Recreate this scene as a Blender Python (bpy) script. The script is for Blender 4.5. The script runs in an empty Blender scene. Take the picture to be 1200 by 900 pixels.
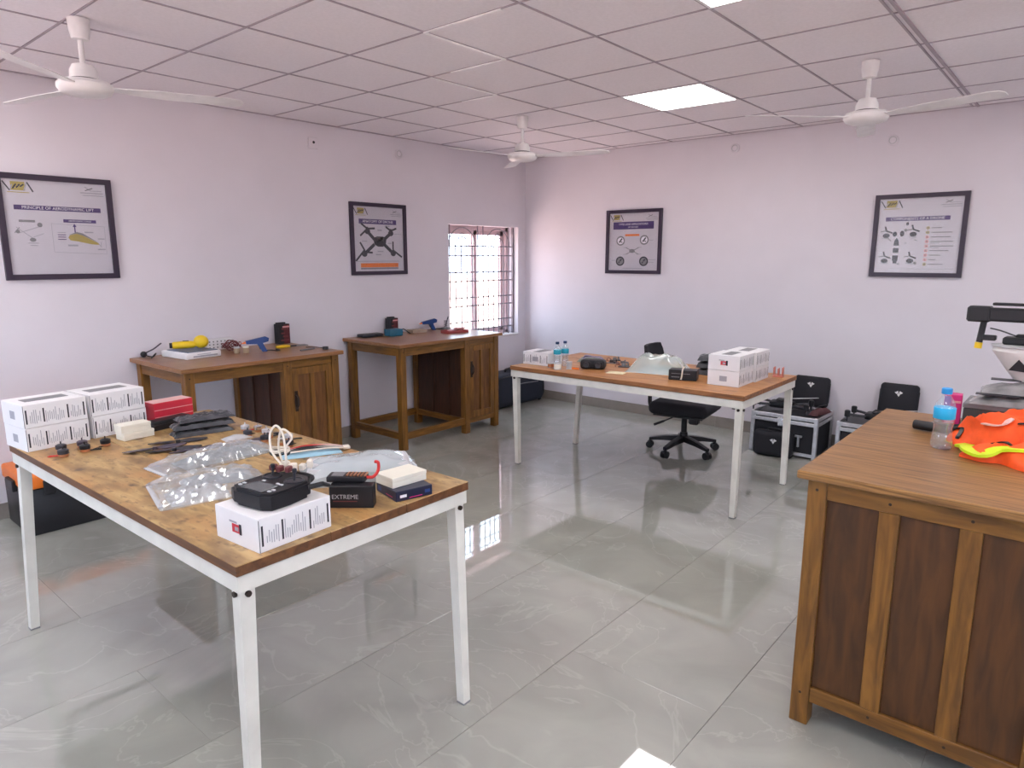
import bpy, bmesh, math, random
from mathutils import Vector, Matrix, noise

# ------------------------------------------------------------------ camera
S = bpy.context.scene
COL = S.collection
PI = math.pi
rnd = random.Random(7)
cam_d = bpy.data.cameras.new('camera')
cam_d.sensor_fit = 'HORIZONTAL'; cam_d.sensor_width = 36.0
cam_d.lens = 799.13 / 1200 * 36.0
cam_d.clip_start = 0.05
cam = bpy.data.objects.new('camera', cam_d); COL.objects.link(cam)
cam.location = (0, 0, 1.62)
cam.rotation_euler = (math.radians(90 - 10.54), 0, math.radians(40.43))
S.camera = cam

# ------------------------------------------------------------------ world, sun, exposure
W = bpy.data.worlds.new('sky'); S.world = W; W.use_nodes = True
wn = W.node_tree.nodes; wn['Background'].inputs[0].default_value = (0.68, 0.82, 1.0, 1)
wn['Background'].inputs[1].default_value = 5.5
sun_d = bpy.data.lights.new('sun', 'SUN'); sun_d.energy = 26.0; sun_d.angle = math.radians(1.0)
sun_d.color = (1.0, 0.93, 0.84)
sun = bpy.data.objects.new('sun', sun_d); COL.objects.link(sun)
sun.rotation_euler = (math.radians(-40), math.radians(18), 0)
S.view_settings.view_transform = 'Standard'; S.view_settings.look = 'None'
S.view_settings.gamma = 1.0; S.view_settings.use_curve_mapping = False
S.view_settings.exposure = 0.68
PANEL_EMIT = 10.5
S.cycles.max_bounces = 10; S.cycles.transparent_max_bounces = 16
S.cycles.sample_clamp_indirect = 8.0

# ------------------------------------------------------------------ materials
def srgb(r, g, b):
    f = lambda c: ((c / 255 + 0.055) / 1.055) ** 2.4 if c > 10 else c / 255 / 12.92
    return (f(r), f(g), f(b), 1)
MATS = {}
def base_mat(name):
    m = bpy.data.materials.new(name); m.use_nodes = True
    return m, m.node_tree, m.node_tree.nodes['Principled BSDF']
def plain(name, col, rough=0.5, metal=0.0, var=0.06, scale=14, bump=0.0, coat=0.0, ior=1.45):
    """one colour with faint procedural mottling and optional fine relief"""
    if name in MATS: return MATS[name]
    m, t, b = base_mat(name)
    tc = t.nodes.new('ShaderNodeTexCoord'); nz = t.nodes.new('ShaderNodeTexNoise')
    nz.inputs['Scale'].default_value = scale; nz.inputs['Detail'].default_value = 4
    t.links.new(tc.outputs['Object'], nz.inputs['Vector'])
    rp = t.nodes.new('ShaderNodeValToRGB')
    lo = tuple(max(0, c * (1 - var)) for c in col[:3]) + (1,); hi = tuple(min(1, c * (1 + var)) for c in col[:3]) + (1,)
    rp.color_ramp.elements[0].color = lo; rp.color_ramp.elements[1].color = hi
    rp.color_ramp.elements[0].position = 0.3; rp.color_ramp.elements[1].position = 0.7
    t.links.new(nz.outputs['Fac'], rp.inputs['Fac']); t.links.new(rp.outputs['Color'], b.inputs['Base Color'])
    b.inputs['Roughness'].default_value = rough; b.inputs['Metallic'].default_value = metal
    b.inputs['IOR'].default_value = ior; b.inputs['Coat Weight'].default_value = coat
    if bump:
        bp = t.nodes.new('ShaderNodeBump'); bp.inputs['Strength'].default_value = bump; bp.inputs['Distance'].default_value = 0.004
        t.links.new(nz.outputs['Fac'], bp.inputs['Height']); t.links.new(bp.outputs['Normal'], b.inputs['Normal'])
    MATS[name] = m; return m
def wood(name, c_light, c_dark, axis=0, scale=5.0, stretch=9.0, rough=0.42, blotch=None, contrast=(0.32, 0.68)):
    """grain stretched along one object axis; optional knots/stains"""
    if name in MATS: return MATS[name]
    m, t, b = base_mat(name); N = t.nodes; L = t.links
    tc = N.new('ShaderNodeTexCoord'); oi = N.new('ShaderNodeObjectInfo')
    add = N.new('ShaderNodeVectorMath'); add.operation = 'ADD'
    mul = N.new('ShaderNodeMath'); mul.operation = 'MULTIPLY'; mul.inputs[1].default_value = 13.0
    L.new(oi.outputs['Random'], mul.inputs[0]); L.new(tc.outputs['Object'], add.inputs[0]); L.new(mul.outputs[0], add.inputs[1])
    mp = N.new('ShaderNodeMapping'); sc = [stretch] * 3; sc[axis] = 1.0
    mp.inputs['Scale'].default_value = sc; L.new(add.outputs[0], mp.inputs['Vector'])
    n1 = N.new('ShaderNodeTexNoise'); n1.inputs['Scale'].default_value = scale; n1.inputs['Detail'].default_value = 6
    n1.inputs['Distortion'].default_value = 0.7; L.new(mp.outputs[0], n1.inputs['Vector'])
    rp = N.new('ShaderNodeValToRGB'); rp.color_ramp.elements[0].color = c_dark; rp.color_ramp.elements[1].color = c_light
    rp.color_ramp.elements[0].position, rp.color_ramp.elements[1].position = contrast
    L.new(n1.outputs['Fac'], rp.inputs['Fac']); out = rp.outputs['Color']
    if blotch:
        for (bc, bscale, lo, hi, st) in blotch:
            mp2 = N.new('ShaderNodeMapping'); s2 = [st] * 3; s2[axis] = 1.0; mp2.inputs['Scale'].default_value = s2
            L.new(add.outputs[0], mp2.inputs['Vector'])
            n2 = N.new('ShaderNodeTexNoise'); n2.inputs['Scale'].default_value = bscale; n2.inputs['Detail'].default_value = 3
            L.new(mp2.outputs[0], n2.inputs['Vector'])
            r2 = N.new('ShaderNodeValToRGB'); r2.color_ramp.elements[0].position = lo; r2.color_ramp.elements[1].position = hi
            r2.color_ramp.elements[0].color = (0, 0, 0, 1); r2.color_ramp.elements[1].color = (1, 1, 1, 1)
            L.new(n2.outputs['Fac'], r2.inputs['Fac'])
            mx = N.new('ShaderNodeMix'); mx.data_type = 'RGBA'; L.new(r2.outputs['Color'], mx.inputs['Factor'])
            L.new(out, mx.inputs['A']); mx.inputs['B'].default_value = bc; out = mx.outputs['Result']
    L.new(out, b.inputs['Base Color']); b.inputs['Roughness'].default_value = rough
    bp = N.new('ShaderNodeBump'); bp.inputs['Strength'].default_value = 0.12; bp.inputs['Distance'].default_value = 0.002
    L.new(n1.outputs['Fac'], bp.inputs['Height']); L.new(bp.outputs['Normal'], b.inputs['Normal'])
    MATS[name] = m; return m
def emit(name, col, s):
    m = bpy.data.materials.new(name); m.use_nodes = True; t = m.node_tree; t.nodes.clear()
    e = t.nodes.new('ShaderNodeEmission'); e.inputs[0].default_value = col; e.inputs[1].default_value = s
    o = t.nodes.new('ShaderNodeOutputMaterial'); t.links.new(e.outputs[0], o.inputs[0]); MATS[name] = m; return m
def clear(name, tint, through, rough=0.06, body=(0.9, 0.93, 0.95, 1), bodyfac=0.12, refl=None):
    """thin clear sheet: see-through, with gloss and a little milky body"""
    m = bpy.data.materials.new(name); m.use_nodes = True; t = m.node_tree; t.nodes.clear(); N = t.nodes.new; L = t.links.new
    tr = N('ShaderNodeBsdfTransparent'); tr.inputs[0].default_value = tint
    gl = N('ShaderNodeBsdfGlossy'); gl.inputs['Roughness'].default_value = rough; gl.inputs[0].default_value = (1, 1, 1, 1)
    df = N('ShaderNodeBsdfDiffuse'); df.inputs[0].default_value = body
    lw = N('ShaderNodeLayerWeight'); lw.inputs['Blend'].default_value = 0.5          # Schlick term, same from both sides
    pw = N('ShaderNodeMath'); pw.operation = 'POWER'; pw.inputs[1].default_value = 5.0; L(lw.outputs['Facing'], pw.inputs[0])
    fr = N('ShaderNodeMath'); fr.operation = 'MULTIPLY_ADD'; fr.inputs[1].default_value = 0.96; fr.inputs[2].default_value = 0.028; L(pw.outputs[0], fr.inputs[0])
    mx1 = N('ShaderNodeMixShader'); mx1.inputs[0].default_value = bodyfac; L(tr.outputs[0], mx1.inputs[1]); L(df.outputs[0], mx1.inputs[2])
    mx2 = N('ShaderNodeMixShader')
    if refl:
        ma = N('ShaderNodeMath'); ma.operation = 'MULTIPLY_ADD'; ma.inputs[1].default_value = 1.0; ma.inputs[2].default_value = refl
        ma.use_clamp = True; L(fr.outputs[0], ma.inputs[0]); L(ma.outputs[0], mx2.inputs[0])
    else: L(fr.outputs[0], mx2.inputs[0])
    L(mx1.outputs[0], mx2.inputs[1]); L(gl.outputs[0], mx2.inputs[2])
    o = N('ShaderNodeOutputMaterial'); L(mx2.outputs[0], o.inputs[0]); MATS[name] = m; return m

M_wall = plain('wall_paint', (0.735, 0.695, 0.755, 1), 0.75, var=0.02, scale=3, bump=0.05)
M_ceil = plain('ceiling_board', (0.86, 0.81, 0.85, 1), 0.8, var=0.03, scale=60, bump=0.08)
M_grid = plain('ceiling_grid_shaded', (0.42, 0.36, 0.41, 1), 0.5)  # mauve grey puts the shade of the recessed bars into the colour
M_glint = plain('ceiling_grid_glint', (0.9, 0.88, 0.9, 1), 0.35)  # white for the glint painted on some grid bars
M_white = plain('white_enamel', (0.80, 0.78, 0.79, 1), 0.3)
M_steel = plain('cream_white_painted_steel', (0.74, 0.73, 0.68, 1), 0.38, var=0.08, scale=9, bump=0.03)
M_bolt = plain('dark_bolt', (0.05, 0.035, 0.03, 1), 0.4, 0.6)
M_black = plain('black_plastic', (0.012, 0.012, 0.016, 1), 0.42)
M_blackm = plain('black_matte', (0.014, 0.014, 0.02, 1), 0.75, bump=0.2, scale=120)
M_dark = plain('charcoal_plastic', (0.035, 0.035, 0.045, 1), 0.4)
M_navy = plain('navy_fabric', (0.014, 0.019, 0.034, 1), 0.7, bump=0.2, scale=150)
M_grey = plain('grey_plastic', (0.22, 0.22, 0.24, 1), 0.5)
M_lgrey = plain('light_grey_plastic', (0.50, 0.50, 0.53, 1), 0.5)
M_alu = plain('brushed_aluminium', (0.55, 0.55, 0.58, 1), 0.35, 0.7, var=0.1, scale=40)
M_chrome = plain('bright_metal', (0.75, 0.75, 0.77, 1), 0.18, 1.0)
M_card = plain('white_cardboard', (0.82, 0.81, 0.84, 1), 0.5, var=0.02)
M_cream = plain('cream_card', (0.80, 0.77, 0.68, 1), 0.55, var=0.03)
M_ink = plain('black_ink', (0.02, 0.02, 0.035, 1), 0.5)
M_inkg = plain('grey_ink', (0.38, 0.38, 0.44, 1), 0.5)
M_red = plain('red_card', (0.62, 0.03, 0.06, 1), 0.4)
M_redp = plain('pale_pink_print', (0.80, 0.35, 0.36, 1), 0.45)
M_orange = plain('orange_plastic', (0.85, 0.20, 0.02, 1), 0.4)
M_yellow = plain('yellow_plastic', (0.85, 0.58, 0.02, 1), 0.35)
M_blue = plain('blue_plastic', (0.015, 0.05, 0.20, 1), 0.35)
M_teal = plain('teal_plastic', (0.02, 0.12, 0.20, 1), 0.45)
M_cyan = plain('cyan_label', (0.02, 0.42, 0.78, 1), 0.35)
M_magenta = plain('magenta_card', (0.62, 0.03, 0.20, 1), 0.4)
M_copper = plain('copper_winding', (0.55, 0.25, 0.13, 1), 0.35, 0.7)
M_wire_r = plain('red_wire', (0.55, 0.02, 0.02, 1), 0.4)
M_wire_m = plain('maroon_wire', (0.16, 0.035, 0.04, 1), 0.45)
M_wire_w = plain('cream_wire', (0.78, 0.72, 0.64, 1), 0.45)
M_purple = plain('purple_banner', (0.055, 0.025, 0.15, 1), 0.4)
M_frame = plain('dark_purple_brown_frame', (0.035, 0.022, 0.045, 1), 0.35)
M_sheet = plain('poster_paper', (0.62, 0.59, 0.66, 1), 0.5, var=0.02)
M_gold = plain('gold_print', (0.42, 0.33, 0.08, 1), 0.5)
M_ltext = plain('white_print', (0.85, 0.83, 0.9, 1), 0.5)
M_vest = plain('orange_hi_vis_fabric', (0.95, 0.10, 0.012, 1), 0.65, var=0.1, scale=40, bump=0.1)
M_lime = plain('lime_tape', (0.62, 0.80, 0.02, 1), 0.45)
M_silver = plain('reflective_strip', (0.80, 0.55, 0.52, 1), 0.3, 0.2)
M_foil = plain('crinkled_foil', (0.55, 0.57, 0.60, 1), 0.25, 0.8, var=0.25, scale=30)
M_esd = plain('grey_antistatic_film', (0.075, 0.078, 0.09, 1), 0.28, 0.3, var=0.3, scale=25)
M_packgrey = plain('grey_packing_film', (0.26, 0.26, 0.27, 1), 0.35, 0.1, var=0.25, scale=20)
M_slate = plain('slate_grey_parts', (0.20, 0.23, 0.26, 1), 0.4, 0.2, var=0.3, scale=25)
M_soil = plain('reddish_earth', (0.64, 0.46, 0.40, 1), 0.9, var=0.2, scale=2)
M_panel_e = emit('light_panel_diffuser', (1.0, 0.985, 0.97, 1), PANEL_EMIT)
M_glass = clear('window_glass', (1, 1, 1, 1), 1, 0.02, bodyfac=0.0)
M_pglass = clear('picture_glass', (0.97, 0.97, 0.97, 1), 1, 0.25, bodyfac=0.0, refl=0.0)
M_bag = clear('clear_polythene', (0.95, 0.97, 0.98, 1), 1, 0.14, (0.78, 0.83, 0.87, 1), 0.26, refl=0.12)
M_bagm = clear('milky_polythene', (0.90, 0.96, 0.95, 1), 1, 0.22, (0.80, 0.88, 0.87, 1), 0.34, refl=0.06)
M_bubble = clear('bubble_wrap', (0.92, 0.96, 0.98, 1), 1, 0.2, (0.72, 0.80, 0.84, 1), 0.50, refl=0.10)
M_pet = clear('clear_bottle_plastic', (0.96, 0.97, 0.98, 1), 1, 0.04, bodyfac=0.06, refl=0.06)
M_water = clear('water', (0.90, 0.93, 0.95, 1), 1, 0.03, bodyfac=0.05)

M_top = wood('desk_top_veneer', srgb(164, 116, 74), srgb(122, 82, 50), 0, 6, 26, 0.30)
M_top_x = wood('desk_top_veneer_cross', srgb(160, 118, 70), srgb(108, 74, 40), 1, 4.0, 24, 0.34, contrast=(0.36, 0.62))
M_oak = wood('desk_frame_wood', srgb(138, 94, 36), srgb(96, 62, 22), 2, 5, 8, 0.42)
M_oakh = wood('desk_rail_wood', srgb(138, 94, 36), srgb(96, 62, 22), 0, 5, 8, 0.42)
M_ply = wood('desk_panel_ply', srgb(90, 54, 19), srgb(64, 37, 13), 2, 4, 7, 0.55)
M_rust = wood('rough_plank_near', srgb(194, 163, 112), srgb(154, 121, 75), 0, 4, 6, 0.42,
              blotch=[(srgb(182, 132, 80), 3.4, 0.50, 0.80, 1.9), (srgb(126, 96, 62), 6.5, 0.50, 0.74, 2.0), (srgb(86, 62, 44), 12, 0.58, 0.74, 1.5), (srgb(116, 88, 62), 24, 0.58, 0.76, 2.6)])
M_edge = wood('rough_plank_edge', srgb(120, 78, 44), srgb(84, 52, 30), 0, 4, 8, 0.5)
M_rust2 = wood('rough_plank_far', srgb(200, 146, 92), srgb(160, 104, 60), 0, 4, 7, 0.4,
               blotch=[(srgb(120, 76, 44), 5.0, 0.60, 0.78, 2.2)])

M_edge2 = wood('plank_edge_far', srgb(158, 104, 60), srgb(116, 72, 40), 0, 4, 8, 0.5)
def floor_mat():
    m, t, b = base_mat('polished_marble_tile'); N = t.nodes; L = t.links
    tc = N.new('ShaderNodeTexCoord'); oi = N.new('ShaderNodeObjectInfo')
    add = N.new('ShaderNodeVectorMath'); add.operation = 'ADD'
    mul = N.new('ShaderNodeMath'); mul.operation = 'MULTIPLY'; mul.inputs[1].default_value = 37.0
    L.new(oi.outputs['Random'], mul.inputs[0]); L.new(tc.outputs['Object'], add.inputs[0]); L.new(mul.outputs[0], add.inputs[1])
    n1 = N.new('ShaderNodeTexNoise'); n1.inputs['Scale'].default_value = 2.2; n1.inputs['Detail'].default_value = 8
    n1.inputs['Distortion'].default_value = 1.2; L.new(add.outputs[0], n1.inputs['Vector'])
    rp = N.new('ShaderNodeValToRGB'); e = rp.color_ramp.elements
    e[0].position = 0.34; e[0].color = srgb(157, 158, 152); e[1].position = 0.66; e[1].color = srgb(171, 172, 165)
    L.new(n1.outputs['Fac'], rp.inputs['Fac'])
    n2 = N.new('ShaderNodeTexNoise'); n2.inputs['Scale'].default_value = 1.5; n2.inputs['Detail'].default_value = 5
    n2.inputs['Distortion'].default_value = 2.0; L.new(add.outputs[0], n2.inputs['Vector'])
    v = N.new('ShaderNodeValToRGB'); ve = v.color_ramp.elements
    ve[0].position = 0.488; ve[0].color = (0, 0, 0, 1); ve[1].position = 0.5; ve[1].color = (1, 1, 1, 1)
    x = ve.new(0.512); x.color = (0, 0, 0, 1)
    L.new(n2.outputs['Fac'], v.inputs['Fac'])
    mf = N.new('ShaderNodeMath'); mf.operation = 'MULTIPLY'; mf.inputs[1].default_value = 0.13; L.new(v.outputs['Color'], mf.inputs[0])
    mx = N.new('ShaderNodeMix'); mx.data_type = 'RGBA'; L.new(mf.outputs[0], mx.inputs['Factor'])
    L.new(rp.outputs['Color'], mx.inputs['A']); mx.inputs['B'].default_value = srgb(228, 226, 220)
    L.new(mx.outputs['Result'], b.inputs['Base Color'])
    b.inputs['Roughness'].default_value = 0.025; b.inputs['IOR'].default_value = 2.1
    return m
M_floor = floor_mat()
M_grout = plain('grout', srgb(146, 143, 137), 0.8)
M_skirt = plain('skirting_tile', srgb(146, 138, 132), 0.25, var=0.12, scale=6)

# ------------------------------------------------------------------ mesh helpers
class MB:
    def __init__(s): s.bm = bmesh.new()
    def _mi(s, verts, m, M=None):
        fs = {f for v in verts for f in v.link_faces}
        for f in fs: f.material_index = m
        return fs
    def box(s, x0, x1, y0, y1, z0, z1, m=0, bev=0.0, M=None, seg=1):
        mat = Matrix.Translation(((x0 + x1) / 2, (y0 + y1) / 2, (z0 + z1) / 2)) @ Matrix.Diagonal((x1 - x0, y1 - y0, z1 - z0, 1))
        if M is not None: mat = M @ mat
        vs = bmesh.ops.create_cube(s.bm, size=1, matrix=mat)['verts']
        s._mi(vs, m)
        if bev > 0:
            es = list({e for v in vs for e in v.link_edges})
            bmesh.ops.bevel(s.bm, geom=es, offset=bev, segments=seg, affect='EDGES', profile=0.5, material=-1)
        return s
    def cyl(s, p0, p1, r0, r1=None, n=14, m=0, caps=True):
        p0 = Vector(p0); p1 = Vector(p1); d = p1 - p0
        if r1 is None: r1 = r0
        M = Matrix.Translation((p0 + p1) / 2) @ d.to_track_quat('Z', 'Y').to_matrix().to_4x4()
        vs = bmesh.ops.create_cone(s.bm, cap_ends=caps, segments=n, radius1=r0, radius2=r1, depth=d.length, matrix=M)['verts']
        s._mi(vs, m); return s
    def sph(s, c, r, sc=(1, 1, 1), n=14, m=0, M=None):
        mat = Matrix.Translation(c) @ Matrix.Diagonal((sc[0], sc[1], sc[2], 1))
        if M is not None: mat = M @ mat
        vs = bmesh.ops.create_uvsphere(s.bm, u_segments=n, v_segments=max(6, n // 2), radius=r, matrix=mat)['verts']
        s._mi(vs, m); return s
    def tube(s, pts, r, n=7, m=0, closed=False):
        pts = [Vector(p) for p in pts]; k = len(pts); rings = []
        up = Vector((0, 0, 1)); prev = None
        for i, p in enumerate(pts):
            a = pts[i - 1] if (i > 0 or closed) else p; b = pts[(i + 1) % k] if (i < k - 1 or closed) else p
            d = (b - a)
            d = d.normalized() if d.length > 1e-9 else Vector((0, 0, 1))
            if prev is None:
                q = d.cross(up) if abs(d.dot(up)) < 0.95 else d.cross(Vector((1, 0, 0)))
            else: q = prev - d * prev.dot(d)
            if q.length < 1e-6: q = d.orthogonal()
            q.normalize(); prev = q; w = d.cross(q)
            rr = r[i] if isinstance(r, (list, tuple)) else r
            rings.append([s.bm.verts.new(p + (q * math.cos(t) + w * math.sin(t)) * rr) for t in [2 * PI * j / n for j in range(n)]])
        R = k if closed else k - 1
        for i in range(R):
            A = rings[i]; B = rings[(i + 1) % k]
            for j in range(n):
                f = s.bm.faces.new((A[j], A[(j + 1) % n], B[(j + 1) % n], B[j])); f.material_index = m
        if not closed:
            for ring, rev in ((rings[0], True), (rings[-1], False)):
                f = s.bm.faces.new(ring[::-1] if rev else ring); f.material_index = m
        return s
    def lathe(s, prof, n=24, c=(0, 0, 0), m=0, M=None):
        rings = []
        for r, z in prof:
            ring = []
            for j in range(n):
                v = Vector((c[0] + r * math.cos(2 * PI * j / n), c[1] + r * math.sin(2 * PI * j / n), c[2] + z))
                ring.append(s.bm.verts.new(M @ v if M is not None else v))
            rings.append(ring)
        for a, b in zip(rings, rings[1:]):
            for j in range(n):
                f = s.bm.faces.new((a[j], a[(j + 1) % n], b[(j + 1) % n], b[j])); f.material_index = m
        for ring, rev in ((rings[0], True), (rings[-1], False)):
            f = s.bm.faces.new(ring[::-1] if rev else ring); f.material_index = m
        return s
    def prism(s, out, z0, z1, m=0, M=None):
        lo = [Vector((x, y, z0)) for x, y in out]; hi = [Vector((x, y, z1)) for x, y in out]
        if M is not None: lo = [M @ v for v in lo]; hi = [M @ v for v in hi]
        a = [s.bm.verts.new(v) for v in lo]; b = [s.bm.verts.new(v) for v in hi]; n = len(a)
        fs = [s.bm.faces.new(a[::-1]), s.bm.faces.new(b)]
        for j in range(n): fs.append(s.bm.faces.new((a[j], a[(j + 1) % n], b[(j + 1) % n], b[j])))
        for f in fs: f.material_index = m
        return s
    def quad(s, pts, m=0):
        f = s.bm.faces.new([s.bm.verts.new(p) for p in pts]); f.material_index = m; return s
    def build(s, name, mats, parent=None, loc=None, rot=None, smooth=35, kind=None):
        bmesh.ops.recalc_face_normals(s.bm, faces=s.bm.faces)
        me = bpy.data.meshes.new(name); s.bm.to_mesh(me); s.bm.free()
        for m in (mats if isinstance(mats, (list, tuple)) else [mats]): me.materials.append(m)
        if smooth:
            for p in me.polygons: p.use_smooth = True
            me.set_sharp_from_angle(angle=math.radians(smooth))
        o = bpy.data.objects.new(name, me); COL.objects.link(o)
        if parent: o.parent = parent
        if loc: o.location = loc
        if rot is not None: o.rotation_euler = (0, 0, rot) if not isinstance(rot, (tuple, list)) else rot
        if kind: o['kind'] = kind
        return o
def tag(o, label, cat, group=None):
    o['label'] = label; o['category'] = cat
    if group: o['group'] = group
    return o
def thing(name, label, cat, loc=(0, 0, 0), rz=0.0, group=None):
    o = bpy.data.objects.new(name, None); o.empty_display_size = 0.05; COL.objects.link(o)
    o.location = loc; o.rotation_euler = (0, 0, rz); return tag(o, label, cat, group)
def kids(o): return [c for c in bpy.data.objects if c.parent == o]
def dup(o, loc=None, rz=None, label=None, parent=None):
    c = o.copy(); COL.objects.link(c)
    if parent: c.parent = parent
    if loc is not None: c.location = loc
    if rz is not None: c.rotation_euler = (0, 0, rz)
    if label: c['label'] = label
    for k in kids(o): dup(k, parent=c)
    return c
def struct(o): o['kind'] = 'structure'; return o
_txt = {}
def text(body, size, mat, parent, M, name='lettering'):
    cu = bpy.data.curves.new(name, 'FONT'); cu.body = body; cu.size = size; cu.align_x = 'CENTER'; cu.align_y = 'CENTER'
    cu.resolution_u = 2
    t = bpy.data.objects.new(name, cu); COL.objects.link(t)
    dg = bpy.context.evaluated_depsgraph_get()
    me = bpy.data.meshes.new_from_object(t.evaluated_get(dg)); bpy.data.objects.remove(t); bpy.data.curves.remove(cu)
    me.name = name; me.materials.clear(); me.materials.append(mat); me.transform(M)
    o = bpy.data.objects.new(name, me); COL.objects.link(o); o.parent = parent; return o
def nz3(x, y, z=0): return noise.noise(Vector((x, y, z)))
def crumple(name, lx, ly, h, mat, parent, seed=0, n=26, amp=0.35, fr=9.0, flat=True, edge=0.6, loc=None, rot=None, ridge=0.5):
    """closed soft pouch: creased upper skin over a flat underside"""
    bm = bmesh.new(); ny = max(6, int(n * ly / lx)); top = []; bot = []
    for i in range(n + 1):
        a = []; b = []
        for j in range(ny + 1):
            u = 2 * i / n - 1; v = 2 * j / ny - 1
            e = max(0.0, (1 - abs(u) ** 3)) ** edge * max(0.0, (1 - abs(v) ** 3)) ** edge
            wob = 1 + 0.05 * nz3(u * 2 + seed, v * 2, 3.3)
            x = u * lx / 2 * wob; y = v * ly / 2 * wob
            r = 1 - abs(nz3(x * fr + seed * 7.1, y * fr * 1.6, seed)) * 2
            z = h * e * (1 - amp + amp * (ridge * r + (1 - ridge) * nz3(x * fr * 2.1, y * fr * 2.1 + seed * 3.3, 1.7)))
            a.append(bm.verts.new((x, y, max(0.0025, z)))); b.append(bm.verts.new((x, y, 0.0)))
        top.append(a); bot.append(b)
    for i in range(n):
        for j in range(ny):
            bm.faces.new((top[i][j], top[i + 1][j], top[i + 1][j + 1], top[i][j + 1]))
            bm.faces.new((bot[i][j], bot[i][j + 1], bot[i + 1][j + 1], bot[i + 1][j]))
    per = [(i, 0) for i in range(n)] + [(n, j) for j in range(ny)] + [(i, ny) for i in range(n, 0, -1)] + [(0, j) for j in range(ny, 0, -1)]
    for k in range(len(per)):
        a = per[k]; b = per[(k + 1) % len(per)]
        bm.faces.new((bot[a[0]][a[1]], bot[b[0]][b[1]], top[b[0]][b[1]], top[a[0]][a[1]]))
    mb = MB(); mb.bm.free(); mb.bm = bm
    return mb.build(name, mat, parent, loc, rot, smooth=(18 if flat else 60))
def bez(pts, n=8):
    """Catmull-Rom through points"""
    P = [Vector(p) for p in pts]; P = [P[0]] + P + [P[-1]]; out = []
    for i in range(1, len(P) - 2):
        for k in range(n):
            t = k / n; a, b, c, d = P[i - 1], P[i], P[i + 1], P[i + 2]
            out.append(0.5 * ((2 * b) + (c - a) * t + (2 * a - 5 * b + 4 * c - d) * t * t + (3 * b - a - 3 * c + d) * t ** 3))
    out.append(P[-2]); return out

# ------------------------------------------------------------------ room shell
XL, XR, YB, YF, H = -5.08, 2.56, 6.20, -1.76, 2.70
WY0, WY1, WZ0, WZ1 = 4.97, 6.07, 0.74, 1.95          # window opening
WT = 0.24
floor = struct(MB().box(XL - WT, XR + WT, YF - WT, YB + WT, -0.15, -0.006).build('floor', M_grout))
TX, TY = 0.621, 1.242
proto = None
nx0 = -7
for i in range(nx0, 6):
    for j in range(-3, 6):
        x0 = -0.873 + TX * i; x1 = x0 + TX; y0 = 2.147 + TY * j + (0.0 if i % 2 else TY / 2) - TY; y1 = y0 + TY
        cx0, cx1, cy0, cy1 = max(x0, XL), min(x1, XR), max(y0, YF), min(y1, YB)
        if cx1 - cx0 < 0.02 or cy1 - cy0 < 0.02: continue
        g = 0.0009
        full = (cx0, cx1, cy0, cy1) == (x0, x1, y0, y1)
        if full and proto is not None:
            t = proto.copy(); COL.objects.link(t)
        else:
            w, d = (cx1 - cx0) / 2 - g, (cy1 - cy0) / 2 - 0.0003
            t = MB().box(-w, w, -d, d, -0.006, 0.0, bev=0.0003).build('tile', M_floor, floor, smooth=0)
            if full: proto = t
        t.parent = floor; t.location = ((cx0 + cx1) / 2, (cy0 + cy1) / 2, 0)
ZT = H + 0.35
w = MB()
w.box(XL - WT, XL, YF - WT, WY0, 0, ZT); w.box(XL - WT, XL, WY1, YB + WT, 0, ZT)
w.box(XL - WT, XL, WY0, WY1, 0, WZ0); w.box(XL - WT, XL, WY0, WY1, WZ1, ZT)
struct(w.build('wall_left', M_wall, smooth=0))
struct(MB().box(XL, XR, YB, YB + WT, 0, ZT).build('wall_back', M_wall, smooth=0))
w = MB(); RY0, RY1 = -0.6, 1.6
w.box(XR, XR + WT, YF - WT, RY0, 0, ZT); w.box(XR, XR + WT, RY1, YB + WT, 0, ZT); w.box(XR, XR + WT, RY0, RY1, 0, 0.8); w.box(XR, XR + WT, RY0, RY1, 2.1, ZT)
struct(w.build('wall_right', M_wall, smooth=0))
w = MB(); FX0, FX1 = -4.1, -2.3
w.box(XL, FX0, YF - WT, YF, 0, ZT); w.box(FX1, XR, YF - WT, YF, 0, ZT); w.box(FX0, FX1, YF - WT, YF, 0, 0.8); w.box(FX0, FX1, YF - WT, YF, 2.1, ZT)
struct(w.build('wall_front', M_wall, smooth=0))
# skirting of floor tile, cut to the tile length
for nm, a0, a1 in (('baseboard_left', YF, YB - 0.012), ('baseboard_back', XL, XR)):
    root = struct(bpy.data.objects.new(nm, None)); COL.objects.link(root)
    a = a0; 
    while a < a1 - 0.02:
        b = min(a + 1.2, a1); g = 0.001
        if nm == 'baseboard_left': MB().box(XL, XL + 0.012, a + g, b - g, 0.0, 0.10, bev=0.002).build('tile', M_skirt, root, smooth=0)
        else: MB().box(a + g + (0.012 if a == a0 else 0), b - g, YB - 0.012, YB, 0.0, 0.10, bev=0.002).build('tile', M_skirt, root, smooth=0)
        a = b
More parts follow.
